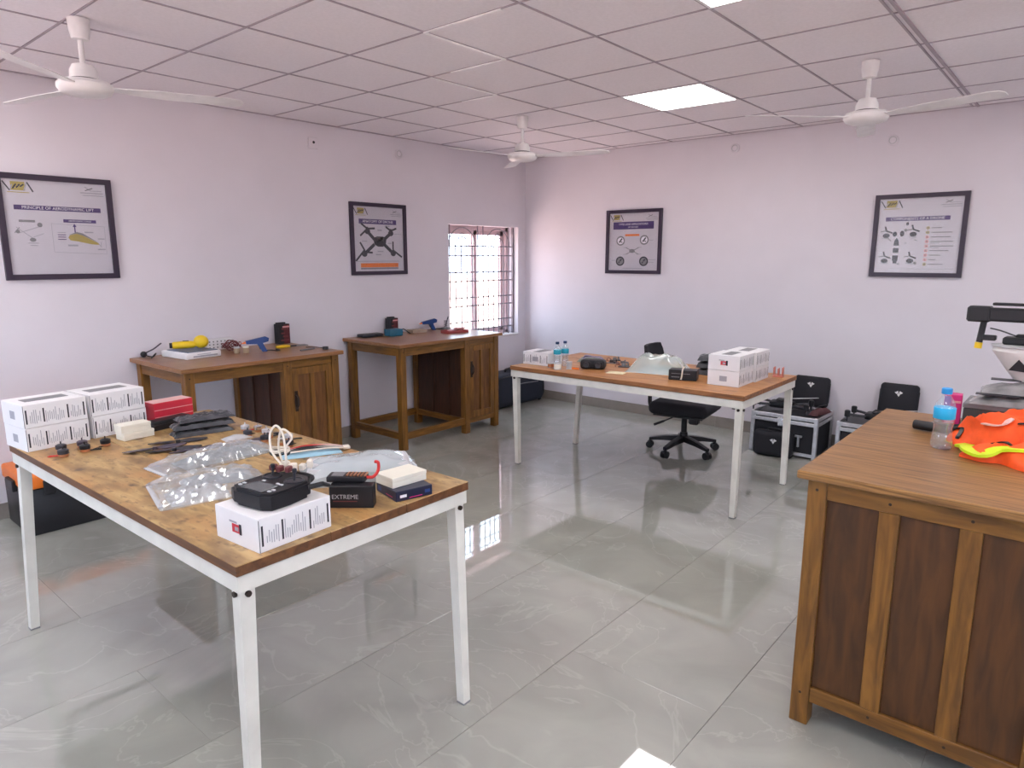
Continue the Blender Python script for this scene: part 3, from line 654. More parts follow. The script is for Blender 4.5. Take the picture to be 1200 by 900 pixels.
# ------------------------------------------------------------------ white steel work tables
def make_table(loc, rz, L, D, Ht, topm, edgem, nplank, feet, label):
    r = thing('work_table', label, 'table', loc, rz, 'work tables with white steel frames and plank tops')
    th = 0.032; pd = D / nplank
    for k in range(nplank):
        b = MB().box(-L / 2, L / 2, -D / 2 + k * pd + 0.0006, -D / 2 + (k + 1) * pd - 0.0006, Ht - th, Ht, bev=0.002)
        for f in b.bm.faces:
            f.normal_update()
            if f.normal.z < 0.5: f.material_index = 1
        b.build('plank', [topm, edgem], r, smooth=0)
    z1 = Ht - th - 0.0005; z0 = z1 - 0.05; t = 0.004; i = 0.006
    for (x0, x1, y0, y1) in ((-L / 2 + i, L / 2 - i, -D / 2 + i, -D / 2 + i + t), (-L / 2 + i, L / 2 - i, D / 2 - i - t, D / 2 - i), (-L / 2 + i, -L / 2 + i + t, -D / 2 + i + t, D / 2 - i - t), (L / 2 - i - t, L / 2 - i, -D / 2 + i + t, D / 2 - i - t)):
        b = MB(); b.box(x0, x1, y0, y1, z0, z1)
        # inward flange of the angle iron
        if x1 - x0 > 0.1: b.box(x0, x1, min(y0, y0 + (0.035 if y0 < 0 else -0.035)), max(y1, y0 + 0.035 if y0 < 0 else y1), z1 - t, z1 - 0.0003)
        b.build('apron', M_steel, r, smooth=0)
    R = Matrix.Rotation(-rz, 2)
    for (sx, sy), ft in zip(((-1, -1), (1, -1), (-1, 1), (1, 1)), feet):
        tx, ty = sx * (L / 2 - 0.036), sy * (D / 2 - 0.036)
        f = R @ Vector((ft[0] - loc[0], ft[1] - loc[1]))
        lb = MB(); wt, wb = 0.022, 0.017
        def ring(cx, cy, z, w): return [lb.bm.verts.new((cx + a * w, cy + b * w, z)) for a, b in ((-1, -1), (1, -1), (1, 1), (-1, 1))]
        k0 = ring(f.x, f.y, 0.0, wb); k1 = ring(tx, ty, z0 - 0.02, wt); k2 = ring(tx, ty, z1 - 0.006, wt)
        for A, B in ((k0, k1), (k1, k2)):
            for j in range(4): lb.bm.faces.new((A[j], A[(j + 1) % 4], B[(j + 1) % 4], B[j]))
        lb.bm.faces.new(k0[::-1]); lb.bm.faces.new(k2)
        lg = lb.build('leg', M_steel, r, smooth=0)
        bo = MB(); zz = z0 - 0.012
        bo.cyl((tx, ty + sy * 0.018, zz), (tx, ty + sy * 0.030, zz), 0.009, n=8); bo.cyl((tx + sx * 0.018, ty, zz), (tx + sx * 0.030, ty, zz), 0.009, n=8)
        bo.cyl((tx - sx * 0.018, ty, zz), (tx - sx * 0.05, ty, zz), 0.0035, n=6)
        bo.build('bolt', M_bolt, lg)
        MB().box(f.x - wb - 0.001, f.x + wb + 0.001, f.y - wb - 0.001, f.y + wb + 0.001, 0.0, 0.006).build('foot', M_grey, lg, smooth=0)
    return r
HN, HF = 0.81, 0.79
make_table((-2.622, 1.247, 0), math.radians(1.2), 1.91, 0.91, HN, M_rust, M_edge, 3, ((-3.42, 0.741), (-1.735, 0.85), (-3.45, 1.60), (-1.609, 1.612)), 'near work table with a stained plank top covered in drone packaging')
make_table((-2.488, 4.474, 0), math.radians(0.4), 1.86, 0.97, HF, M_rust2, M_edge2, 3, ((-3.362, 4.021), (-1.588, 4.012), (-3.353, 4.797), (-1.572, 4.871)), 'far work table with an orange-brown plank top and water bottles')

# ------------------------------------------------------------------ printed white boxes
def print_box(loc, rz, label, group=None, lx=0.213, ly=0.248, h=0.10, logo=True, top=True, text_on=('px',)):
    r = thing('cardboard_box', label, 'box', loc, rz, group)
    b = MB(); b.box(-lx / 2, lx / 2, -ly / 2, ly / 2, 0, h, bev=0.0015); b.build('carton', M_card, r, smooth=0)
    p = MB(); mats = [M_ink, M_inkg, M_red, M_grey]; q = 0.0006
    def bar(side, a0, a1, z0, z1, m, lift=q):
        if side == 'px': p.quad([(lx / 2 + lift, a0, z0), (lx / 2 + lift, a1, z0), (lx / 2 + lift, a1, z1), (lx / 2 + lift, a0, z1)], m)
        if side == 'mx': p.quad([(-lx / 2 - lift, a0, z0), (-lx / 2 - lift, a1, z0), (-lx / 2 - lift, a1, z1), (-lx / 2 - lift, a0, z1)], m)
        if side == 'my': p.quad([(a0, -ly / 2 - lift, z0), (a1, -ly / 2 - lift, z0), (a1, -ly / 2 - lift, z1), (a0, -ly / 2 - lift, z1)], m)
    rr = random.Random(int(abs(loc[0] * 977 + loc[1] * 131 + loc[2] * 53)))
    for sd in text_on:
        w = ly if sd in ('px', 'mx') else lx
        for f in (-0.465, -0.20, 0.18, 0.44):
            bar(sd, w * f, w * f + 0.006, 0.018, h - 0.022, 0)
        y = -0.40 * w
        while y < 0.40 * w:
            if not any(abs(y - w * f) < 0.010 for f in (-0.20, 0.18)):
                z0 = 0.015 + rr.random() * 0.012; bar(sd, y, y + 0.0028, z0, z0 + 0.02 + rr.random() * 0.042, 1)
            y += 0.0075
        bar(sd, -0.495 * w, -0.487 * w, 0.002, h - 0.004, 0)
    if logo:
        bar('my', -0.022, 0.018, 0.036, 0.062, 2); bar('my', 0.014, 0.026, 0.034, 0.066, 0, 0.0009); bar('my', -0.034, 0.004, 0.064, 0.070, 1); bar('my', -0.008, 0.010, 0.042, 0.054, 1, 0.0009)
    else: bar('my', -0.025, 0.025, 0.03, 0.065, 1)
    p.build('print', mats, r, smooth=0, kind='stuff')
    if top:
        t = MB(); t.box(-0.035, 0.035, -0.085, 0.085, h + 0.0003, h + 0.0012); t.build('top_window', M_grey, r, smooth=0)
    return r
zN = HN; zF = HF
G1 = 'white printed cartons stacked on the near table'
print_box((-3.470, 0.900, zN), math.radians(6), 'white printed carton at the left table end, bottom of the left stack', G1, text_on=('px',), logo=False, top=False)
print_box((-3.468, 0.898, zN + 0.1015), math.radians(6), 'white printed carton at the left table end, topmost of the left stack', G1, text_on=('px',), logo=False)
print_box((-3.506, 1.158, zN), math.radians(9), 'white printed carton left of the red box, bottom of its stack', G1, text_on=('px',), logo=False, top=False)
print_box((-3.504, 1.156, zN + 0.1015), math.radians(8), 'white printed carton left of the red box, topmost of its stack', G1, text_on=('px',), logo=False)
print_box((-1.797, 1.012, zN), math.radians(4), 'white printed carton on the near table carrying the black radio transmitter', text_on=('px',), top=False)
G2 = 'white printed cartons stacked on the far table'
for k, (y, z, lab) in enumerate(((4.365, 0, 'white carton on the far table, bottom of the front stack'), (4.365, 0.1015, 'white carton with a red logo on the far table, top of the front stack'),
                                 (4.622, 0, 'white carton on the far table, bottom of the rear stack'), (4.622, 0.1015, 'white carton on the far table, top of the rear stack'))):
    print_box((-1.802 + (0.01 if y > 4.5 else 0), y, zF + z), math.radians(1.5), lab, G2, logo=(k == 1), top=z > 0)
print_box((-3.29, 4.235, zF), math.radians(4), 'white carton beside the water bottles at the left end of the far table', None, lx=0.24, ly=0.2, text_on=('my',), logo=False)

# small plain cartons
def plain_box(name, label, cat, loc, rz, lx, ly, h, mat, group=None, seam=True, lidm=None):
    r = thing(name, label, cat, loc, rz, group)
    MB().box(-lx / 2, lx / 2, -ly / 2, ly / 2, 0, h * 0.62 - 0.0004 if seam else h, bev=0.0015).build('tray' if seam else 'carton', mat, r, smooth=0)
    if seam: MB().box(-lx / 2 - 0.0008, lx / 2 + 0.0008, -ly / 2 - 0.0008, ly / 2 + 0.0008, h * 0.62, h, bev=0.0015).build('lid', lidm or mat, r, smooth=0)
    return r
G3 = 'small cream boxes beside the white cartons'
plain_box('small_box', 'small cream box next to the dark motors, bottom of the pair', 'box', (-3.272, 1.185, zN), math.radians(6), 0.075, 0.135, 0.034, M_cream, G3)
plain_box('small_box', 'small cream box next to the dark motors, lying on another cream box', 'box', (-3.277, 1.178, zN + 0.0345), math.radians(3), 0.075, 0.13, 0.034, M_cream, G3)
# red box and black box
r = thing('red_box', 'red box with pale stripes behind the small cream boxes', 'box', (-3.488, 1.43, zN), math.radians(6))
MB().box(-0.05, 0.05, -0.10, 0.10, 0, 0.107, bev=0.002).build('carton', M_red, r, smooth=0)
p = MB()
for z in (0.035, 0.07): p.quad([(0.0506, -0.098, z), (0.0506, 0.098, z), (0.0506, 0.098, z + 0.004), (0.0506, -0.098, z + 0.004)])
p.quad([(-0.047, -0.098, 0.1076), (0.047, -0.098, 0.1076), (0.047, 0.098, 0.1076), (-0.047, 0.098, 0.1076)], 1)
p.build('print', [M_redp, plain('blush_print', (0.78, 0.45, 0.45, 1), 0.4)], r, smooth=0)
r = thing('black_case', 'small black case lying in front of the red box', 'case', (-3.358, 1.372, zN), math.radians(14))
MB().box(-0.032, 0.032, -0.10, 0.10, 0, 0.046, bev=0.006, seg=2).build('shell', M_black, r)
MB().box(-0.033, 0.033, -0.101, 0.101, 0.026, 0.029).build('seam', M_dark, r, smooth=0)
# grey anti-static packs
G4 = 'grey anti-static packs on the near table'
for k, (x, y, z, lx, ly, h, rz, lab) in enumerate(((-3.135, 1.425, 0, 0.26, 0.12, 0.030, 81, 'grey anti-static pack in front of the red box, bottom of the pile'),
        (-3.15, 1.44, 0.0295, 0.27, 0.115, 0.030, 78, 'grey anti-static pack in front of the red box, middle of the pile'),
        (-3.16, 1.455, 0.059, 0.25, 0.105, 0.030, 82, 'grey anti-static pack in front of the red box, top of the pile'))):
    r = thing('antistatic_pack', lab, 'pack', (x, y, zN + z), math.radians(rz), G4)
    crumple('pouch', lx, ly, h, M_esd, r, seed=k + 3, n=34, amp=0.45, fr=24, edge=0.22)
    MB().box(lx / 2 - 0.022, lx / 2 - 0.006, -ly * 0.36, ly * 0.36, 0.002, 0.0062).build('seal', M_packgrey, r, smooth=0)
# loose propellers
def propeller(label, loc, rz, L=0.24, mat=None):
    r = thing('propeller', label, 'propeller', loc, rz, 'loose propellers on the near table')
    for s in (1, -1):
        b = MB(); M = Matrix.Rotation(0 if s > 0 else PI, 4, 'Z') @ Matrix.Rotation(math.radians(7), 4, 'X')
        b.prism([(0.006, -0.010), (L * 0.16, -0.028), (L * 0.36, -0.024), (L * 0.5, -0.006), (L * 0.49, 0.006), (L * 0.2, 0.018), (0.006, 0.010)], 0.007, 0.0095, M=M)
        b.build('blade', mat or M_dark, r)
    MB().cyl((0, 0, 0), (0, 0, 0.013), 0.010, n=12).build('hub', mat or M_dark, r)
    return r
M_mauve = plain('dark_mauve_plastic', (0.07, 0.055, 0.085, 1), 0.35)
propeller('dark propeller farthest left of the loose ones', (-2.99, 1.155, zN), math.radians(80), 0.25, M_mauve)
propeller('dark propeller in the middle of the loose ones', (-2.91, 1.20, zN), math.radians(74), 0.22)
propeller('slate propeller closest to the clear bags', (-2.84, 1.27, zN), math.radians(82), 0.23, M_mauve)
propeller('dark propeller touching the grey packs', (-3.03, 1.27, zN), math.radians(70), 0.24)
propeller('mauve propeller below the copper motors', (-2.79, 1.47, zN), math.radians(88), 0.20, M_mauve)
r = thing('grey_pouch', 'small light grey pouch beside the grey anti-static packs', 'pouch', (-2.90, 1.475, zN), math.radians(84))
crumple('pouch', 0.12, 0.06, 0.024, M_lgrey, r, seed=9, n=14, amp=0.4, fr=16)
MB().box(0.044, 0.054, -0.02, 0.02, 0.003, 0.008).build('seal', M_grey, r, smooth=0)
# small brushless motors
def motor(label, loc, rz, group, body=None, tilt=0, sc=1.0):
    r = thing('motor', label, 'motor', loc, rz, group)
    MB().lathe([(0.012 * sc, 0), (0.0145 * sc, 0.002), (0.0145 * sc, 0.009 * sc), (0.011 * sc, 0.0095 * sc)], 14).build('stator', M_copper, r)
    MB().lathe([(0.0155 * sc, 0.0096 * sc), (0.016 * sc, 0.012 * sc), (0.016 * sc, 0.022 * sc), (0.010 * sc, 0.025 * sc), (0.0028, 0.0255 * sc), (0.0028, 0.034 * sc)], 14).build('bell', body or M_lgrey, r)
    w = MB()
    for k in (-1, 0, 1): w.tube(bez([(0.012, 0.003 * k, 0.003), (0.03, 0.006 * k, 0.004), (0.048, 0.010 * k + 0.004, 0.0025), (0.06, 0.007 * k, 0.0025)], 4), 0.0015, 5)
    w.build('leads', M_wire_r if rnd.random() < 0.3 else M_black, r)
    return r
GM = 'small brushless motors scattered along the back of the near table'
for k in range(9):
    x = -2.99 + 0.4 * k / 8 + rnd.uniform(-0.012, 0.012); y = 1.555 + 0.045 * math.sin(k * 2.3) + 0.012
    fin = ('pale grey', 'bright silver', 'dark')[k % 3]
    nth = ('first', 'second', 'third', 'fourth', 'fifth', 'sixth', 'seventh', 'eighth', 'ninth')[k]
    motor('small %s-topped copper motor, %s from the grey packs along the back table edge' % (fin, nth), (x, y, zN), 1.2 + 0.5 * (k % 3), GM, (M_lgrey, M_chrome, M_dark)[k % 3], sc=1.25)
GM2 = 'dark motors heaped beside the white cartons'
for k, (x, y) in enumerate(((-3.262, 0.885), (-3.185, 0.95), (-3.262, 0.965), (-3.17, 0.865), (-3.215, 1.04))):
    motor(('charcoal motor nearest the left carton in the dark heap', 'black motor in the middle of the dark heap', 'mauve motor touching the carton seam in the dark heap', 'charcoal motor at the near side of the dark heap', 'black motor nearest the cream boxes in the dark heap')[k], (x, y, zN), 1.3 * k, GM2, (M_dark, M_black, M_mauve)[k % 3], sc=1.3)

# clear bags
r = thing('clear_bag', 'long clear plastic bag of grey parts, farther of the two crinkled bags', 'bag', (-2.665, 1.255, zN), math.radians(93))
crumple('film', 0.47, 0.20, 0.066, M_bag, r, seed=1, n=44, amp=0.5, fr=17, edge=0.4)
crumple('contents', 0.36, 0.14, 0.044, M_slate, r, seed=21, n=26, amp=0.5, fr=16, loc=(0.03, 0, 0.001))
MB().box(-0.243, -0.227, -0.085, 0.085, 0.001, 0.0045).build('zip_seal', M_lgrey, r, smooth=0)
r = thing('clear_bag', 'clear plastic bag with a crumpled silver foil lump, nearest the table edge', 'bag', (-2.335, 1.075, zN), math.radians(76))
crumple('film', 0.37, 0.32, 0.066, M_bag, r, seed=5, n=44, amp=0.5, fr=15, edge=0.4)
crumple('contents', 0.19, 0.16, 0.052, M_foil, r, seed=31, n=24, amp=0.7, fr=22, loc=(-0.055, -0.07, 0.001))
crumple('grey_contents', 0.24, 0.12, 0.035, M_slate, r, seed=33, n=20, amp=0.5, fr=18, loc=(0.04, 0.07, 0.001))
MB().box(-0.188, -0.172, -0.13, 0.13, 0.001, 0.0045).build('zip_seal', M_lgrey, r, smooth=0)
r = thing('bubble_wrap_parcel', 'pale blue bubble wrap parcel behind the black boxes', 'parcel', (-2.05, 1.515, zN), math.radians(56))
crumple('wrap', 0.44, 0.25, 0.088, M_bubble, r, seed=8, n=40, amp=0.22, fr=9, edge=0.45)
plate = MB(); plate.box(-0.19, 0.19, -0.095, 0.095, 0.002, 0.055, bev=0.01); plate.build('contents', M_lgrey, r)
MB().box(-0.05, -0.03, -0.128, 0.128, 0.0005, 0.002).build('tape', M_card, r, smooth=0)
# blue and white connector leads pack
r = thing('lead_pack', 'pack of pale blue and white leads lying behind the bubble wrap', 'cable pack', (-2.43, 1.555, zN), math.radians(66))
crumple('sleeve', 0.24, 0.10, 0.02, plain('pale_blue_film', (0.36, 0.60, 0.76, 1), 0.3), r, seed=12, n=20, amp=0.35, fr=12)
c = MB()
for k in range(7):
    o_ = -0.04 + 0.0125 * k
    c.tube(bez([(-0.11, o_ * 0.6, 0.020), (-0.02, o_, 0.027 + 0.004 * (k % 2)), (0.07, o_ * 0.8, 0.024), (0.135, o_ * 0.35, 0.013)], 5), 0.0035, 6, m=(0, 1, 0, 1, 0, 2, 0)[k])
c.box(0.13, 0.16, -0.016, 0.016, 0.004, 0.018, bev=0.003)
c.build('leads', [M_wire_w, M_black, M_wire_r], r)
# black and white cable tie coil beside it
r = thing('wire_coil', 'small coil of black and cream wire between the clear bags and bubble wrap', 'cable', (-2.30, 1.335, zN + 0.068), 0)
for nm, m_, dz in (('black_wire', M_black, 0.004), ('cream_wire', M_wire_w, 0.013)):
    MB().tube([(0.035 * math.cos(a) * (1 + 0.15 * math.sin(3 * a)), 0.035 * math.sin(a), dz + 0.004 * math.sin(2 * a) + 0.0004 * k) for k, a in enumerate([2 * PI * k / 20 for k in range(41)])], 0.0035, 6).build(nm, m_, r)

# radio transmitter on the front carton
zb = zN + 0.1003
r = thing('radio_transmitter', 'black radio transmitter with a grey screen lying on the white carton', 'remote control', (-1.80, 1.02, zb), math.radians(10))
b = MB()
out = [(-0.085, -0.085), (-0.055, -0.10), (0.055, -0.10), (0.085, -0.085), (0.092, -0.02), (0.085, 0.06), (0.05, 0.095), (-0.05, 0.095), (-0.085, 0.06), (-0.092, -0.02)]
b.prism(out, 0.012, 0.045); b.prism([(x * 0.9, y * 0.9) for x, y in out], 0.0, 0.012); b.prism([(x * 0.93, y * 0.93) for x, y in out], 0.045, 0.052)
b.build('body', M_black, r, smooth=20)
s = MB().box(-0.045, 0.045, -0.085, -0.025, 0.052, 0.055, bev=0.001).build('screen', plain('grey_lcd', (0.10, 0.11, 0.12, 1), 0.15), r, smooth=0)
s = MB()
for (x, y) in ((-0.062, -0.055), (-0.062, -0.07), (0.062, -0.055), (0.062, -0.07), (0.03, -0.012), (0.045, -0.012), (-0.03, -0.012)): s.box(x - 0.006, x + 0.006, y - 0.004, y + 0.004, 0.052, 0.056, bev=0.001)
s.build('buttons', M_lgrey, r)
for sx in (-1, 1):
    g = MB(); c = (sx * 0.047, 0.035)
    g.lathe([(0.030, 0.052), (0.030, 0.056), (0.024, 0.057), (0.022, 0.054)], 22, c=(c[0], c[1], 0))
    g.cyl((c[0], c[1], 0.052), (c[0] + 0.003, c[1], 0.080), 0.0035, n=8); g.lathe([(0.005, 0.078), (0.007, 0.081), (0.007, 0.09), (0.004, 0.092)], 10, c=(c[0] + 0.003, c[1], 0))
    g.build('gimbal', M_dark, r)
MB().tube(bez([(-0.04, 0.09, 0.03), (-0.036, 0.115, 0.04), (0.036, 0.115, 0.04), (0.04, 0.09, 0.03)], 6), 0.007, 8).build('handle', M_black, r)
MB().box(-0.089, -0.084, -0.06, -0.03, 0.02, 0.04).build('side_panel', M_lgrey, r, smooth=0)
a = MB(); a.cyl((0.088, 0.05, 0.035), (0.112, 0.085, 0.04), 0.008, n=10); a.cyl((0.112, 0.085, 0.04), (0.118, 0.105, 0.03), 0.0075, 0.006, n=10); a.build('antenna', M_black, r)
# cream leads draped behind the transmitter
r = thing('charging_lead', 'cream cable loop with maroon plugs standing behind the radio transmitter', 'cable', (-1.862, 1.095, zb + 0.0575), math.radians(5))
c = MB()
c.tube(bez([(-0.01, 0.0, 0.012), (-0.045, -0.01, 0.05), (-0.06, -0.005, 0.105), (-0.04, 0.005, 0.135), (-0.015, 0.01, 0.11), (0.0, 0.005, 0.05), (0.005, 0.0, 0.015)], 7), 0.0036, 7)
c.tube(bez([(-0.02, 0.01, 0.01), (-0.055, 0.02, 0.06), (-0.035, 0.022, 0.12), (0.005, 0.028, 0.10), (-0.02, 0.02, 0.06), (0.0, 0.01, 0.01)], 7), 0.0034, 7)
c.build('cable', M_wire_w, r)
c = MB()
for k in range(6):
    c.box(-0.035 + 0.02 * k, -0.018 + 0.02 * k, -0.012 + 0.008 * (k % 3), 0.01 + 0.008 * (k % 3), 0.0, 0.02 + 0.006 * (k % 2), bev=0.003, M=Matrix.Rotation(0.25 * (k - 2), 4, 'Z'))
c.build('plugs', M_wire_w, r)
c = MB()
for k in range(3): c.box(-0.02 + 0.022 * k, -0.004 + 0.022 * k, -0.045, -0.02, 0.006, 0.024, bev=0.003, M=Matrix.Rotation(0.2 * k, 4, 'Z'))
c.build('maroon_plugs', M_wire_m, r)

# black carton with batteries
r = thing('black_box', 'upright black box with silver lettering right of the transmitter carton', 'box', (-1.795, 1.295, zN), math.radians(40))
MB().box(-0.072, 0.072, -0.024, 0.024, 0, 0.075, bev=0.002).build('carton', M_black, r, smooth=0)
text('EXTREME', 0.021, M_lgrey, r, Matrix.Translation((-0.02, -0.0246, 0.038)) @ Matrix.Rotation(PI / 2, 4, 'X'))
p = MB(); p.quad([(-0.06, -0.0246, 0.022), (0.02, -0.0246, 0.022), (0.02, -0.0246, 0.025), (-0.06, -0.0246, 0.025)]); p.build('print', M_wire_m, r, smooth=0)
r = thing('battery_pack', 'flat black battery pack lying on the upright black box', 'battery', (-1.83, 1.315, zN + 0.0755), math.radians(38))
MB().box(-0.075, 0.055, -0.03, 0.03, 0, 0.02, bev=0.005, seg=2).build('cell', M_black, r)
p = MB()
for k in range(6): p.box(-0.01 + 0.012 * k, -0.004 + 0.012 * k, -0.02, 0.018, 0.0202, 0.024)
p.build('terminals', [M_copper], r, smooth=0)
MB().box(-0.06, -0.02, -0.022, 0.022, 0.0202, 0.0215).build('sticker', M_grey, r, smooth=0)
MB().tube(bez([(0.05, 0, 0.012), (0.075, 0.0, 0.012), (0.09, 0.012, 0.03), (0.088, 0.03, 0.052), (0.075, 0.035, 0.055)], 6), 0.0055, 8).build('red_lead', M_wire_r, r)
# navy box with white box on it
r = thing('navy_box', 'flat navy box with small print near the right table corner', 'box', (-1.765, 1.49, zN), math.radians(-13))
M_navyc = plain('navy_card', (0.012, 0.014, 0.045, 1), 0.3)
MB().box(-0.075, 0.075, -0.07, 0.07, 0, 0.036, bev=0.002).build('carton', M_navyc, r, smooth=0)
p = MB()
for (a, b_, z0, z1, m_) in ((-0.055, -0.03, 0.012, 0.022, 0), (-0.02, 0.03, 0.006, 0.009, 1), (0.04, 0.06, 0.012, 0.024, 2)): p.quad([(0.0756, a, z0), (0.0756, b_, z0), (0.0756, b_, z1), (0.0756, a, z1)], m_)
for (a, b_, z0, z1, m_) in ((-0.06, -0.035, 0.010, 0.026, 2), (0.0, 0.05, 0.01, 0.013, 1)): p.quad([(a, -0.0706, z0), (b_, -0.0706, z0), (b_, -0.0706, z1), (a, -0.0706, z1)], m_)
p.build('print', [M_ltext, M_magenta, M_blue], r, smooth=0)
plain_box('white_box', 'small white box resting on the flat navy box', 'box', (-1.785, 1.495, zN + 0.0365), math.radians(-4), 0.10, 0.145, 0.036, M_cream, None, seam=True)

# ------------------------------------------------------------------ far table items
def bottle(loc, label, capm, R=0.032, Hh=0.21, labm=None, group=None):
    r = thing('water_bottle', label, 'bottle', loc, 0, group); k = Hh / 0.21; q = R / 0.032
    prof = [(0.026 * q, 0.0), (0.031 * q, 0.006 * k), (0.032 * q, 0.03 * k), (0.029 * q, 0.05 * k), (0.027 * q, 0.075 * k), (0.030 * q, 0.095 * k), (0.031 * q, 0.11 * k), (0.031 * q, 0.145 * k), (0.026 * q, 0.165 * k), (0.014 * q, 0.185 * k), (0.0125 * q, 0.198 * k)]
    MB().lathe(prof, 22).build('shell', M_pet, r)
    MB().lathe([(a - 0.0012, z + 0.0012) for a, z in prof[:6]], 22).build('water', M_water, r)
    MB().lathe([(0.0312 * q, 0.108 * k), (0.0318 * q, 0.109 * k), (0.0318 * q, 0.146 * k), (0.0312 * q, 0.147 * k)], 22).build('label', [labm or M_cyan], r)
    MB().lathe([(0.0150 * q, 0.194 * k), (0.0156 * q, 0.196 * k), (0.0156 * q, 0.212 * k), (0.0135 * q, 0.214 * k)], 16).build('cap', capm, r)
    return r
M_capd = plain('dark_blue_cap', (0.015, 0.04, 0.12, 1), 0.35); M_capb = plain('light_blue_cap', (0.03, 0.32, 0.75, 1), 0.35)
GB = 'water bottles on the far table'
bottle((-3.10, 4.175, zF), 'clear water bottle with teal label on the far table, left of the pair', M_capd, 0.03, 0.19, plain('teal_label', (0.02, 0.36, 0.50, 1), 0.35), GB)
bottle((-3.085, 4.255, zF), 'clear water bottle with teal label on the far table, right of the pair', M_capd, 0.03, 0.19, MATS['teal_label'], GB)
def spool(label, loc, mat, R=0.028, h=0.035):
    r = thing('solder_spool', label, 'spool', loc, 0.0)
    MB().lathe([(R * 0.8, 0.004), (R * 0.86, 0.006), (R * 0.86, h - 0.006), (R * 0.8, h - 0.004)], 18).build('winding', mat, r)
    f = MB(); f.lathe([(R, 0), (R, 0.004)], 20); f.lathe([(R, h - 0.004), (R, h)], 20); f.build('flange', M_lgrey, r); return r
spool('solder spool with red-brown winding beside the far table carton', (-3.115, 4.115, zF), M_copper)
spool('squat pale spool in front of the water bottles', (-3.03, 4.085, zF), M_cream, 0.032, 0.045)
spool('grey spool just right of the pale squat spool', (-2.968, 4.15, zF), M_lgrey, 0.024, 0.055)
r = thing('green_grey_pouch', 'green-grey pouch behind the water bottles', 'pouch', (-3.05, 4.56, zF), math.radians(20))
crumple('pouch', 0.2, 0.12, 0.055, plain('sage_film', (0.20, 0.24, 0.20, 1), 0.4), r, seed=17, n=16, amp=0.35, fr=12)
MB().box(0.08, 0.095, -0.05, 0.05, 0.003, 0.008).build('seal', M_lgrey, r, smooth=0)
r = thing('goggles', 'bundle of black goggles with a pale strap on the far table', 'goggles', (-2.845, 4.29, zF), math.radians(25))
b = MB(); b.box(-0.095, 0.095, -0.05, 0.05, 0, 0.07, bev=0.02, seg=2); b.box(-0.08, -0.01, -0.07, -0.045, 0.012, 0.06, bev=0.01); b.box(0.01, 0.08, -0.07, -0.045, 0.012, 0.06, bev=0.01); b.build('shell', M_black, r)
for sx in (-0.045, 0.045): MB().lathe([(0.021, 0), (0.021, 0.006), (0.014, 0.004)], 16, M=Matrix.Translation((sx, -0.070, 0.036)) @ Matrix.Rotation(PI / 2, 4, 'X')).build('lens', M_dark, r)
c = MB()
for k in range(3): c.tube(bez([(-0.09, 0.02 + 0.01 * k, 0.045), (-0.06, -0.01, 0.085 + 0.006 * k), (0.0, 0.0, 0.088), (0.05, 0.03 - 0.01 * k, 0.082), (0.092, 0.03, 0.045)], 6), 0.006, 6, m=k % 2)
c.build('strap', [plain('lilac_strap', (0.35, 0.30, 0.42, 1), 0.5), M_dark], r)
r = thing('connector_strip', 'small orange connector strip in front of the black goggles', 'connector', (-2.93, 4.165, zF), 0.2)
MB().box(-0.035, 0.035, -0.01, 0.01, 0, 0.012, bev=0.002).build('base', M_orange, r)
p = MB()
for k in range(5): p.cyl((-0.026 + 0.013 * k, 0, 0.012), (-0.026 + 0.013 * k, 0, 0.017), 0.004, n=8)
p.build('pins', M_copper, r)
GC = 'small circuit modules on the far table'
for k, (x, y, rz, m_, lab) in enumerate(((-2.70, 4.50, 0.3, M_dark, 'dark circuit module nearest the clear bag'), (-2.78, 4.62, 1.2, M_copper, 'coppery circuit module at the middle of the far table'),
        (-2.93, 4.74, 0.6, M_dark, 'dark circuit module farthest back on the far table'), (-2.66, 4.70, 2.0, M_mauve, 'mauve circuit module behind the clear bag'), (-2.87, 4.60, 0.1, M_grey, 'grey circuit module behind the goggles'))):
    r = thing('circuit_module', lab, 'circuit board', (x, y, zF), rz, GC)
    MB().box(-0.042, 0.042, -0.03, 0.03, 0, 0.005).build('board', m_, r, smooth=0)
    p = MB(); p.box(-0.02, 0.01, -0.015, 0.015, 0.0052, 0.026, bev=0.003); p.box(0.016, 0.034, -0.02, 0.0, 0.0052, 0.018); p.cyl((0.026, 0.016, 0.005), (0.026, 0.016, 0.03), 0.006, n=10); p.build('components', M_grey if m_ != M_grey else M_dark, r)
    w_ = MB(); w_.tube(bez([(-0.03, 0, 0.006), (-0.055, 0.02, 0.02), (-0.07, -0.01, 0.006), (-0.06, -0.03, 0.004)], 5), 0.0022, 5); w_.build('lead', M_wire_m, r)
r = thing('pale_sachet', 'pale yellow paper sachet at the front edge of the far table', 'sachet', (-2.60, 4.22, zF), math.radians(12))
crumple('paper', 0.13, 0.08, 0.014, plain('pale_yellow_paper', (0.75, 0.66, 0.44, 1), 0.6), r, seed=19, n=12, amp=0.3, fr=12)
MB().box(0.05, 0.058, -0.03, 0.03, 0.003, 0.006).build('seal', M_cream, r, smooth=0)
r = thing('clear_bag', 'puffy milky plastic bag in the middle of the far table', 'bag', (-2.40, 4.50, zF), math.radians(12))
crumple('film', 0.42, 0.31, 0.16, M_bagm, r, seed=14, n=30, amp=0.35, fr=7, flat=False, edge=0.7)
crumple('contents', 0.26, 0.2, 0.06, plain('pale_grey_parts', (0.36, 0.42, 0.46, 1), 0.5), r, seed=41, n=16, amp=0.5, fr=14, loc=(0, -0.03, 0.001))
r = thing('black_box', 'small black box with a cream ribbon next to the white carton stack', 'box', (-2.105, 4.295, zF), math.radians(18))
MB().box(-0.095, 0.095, -0.05, 0.05, 0, 0.072, bev=0.004).build('carton', M_black, r)
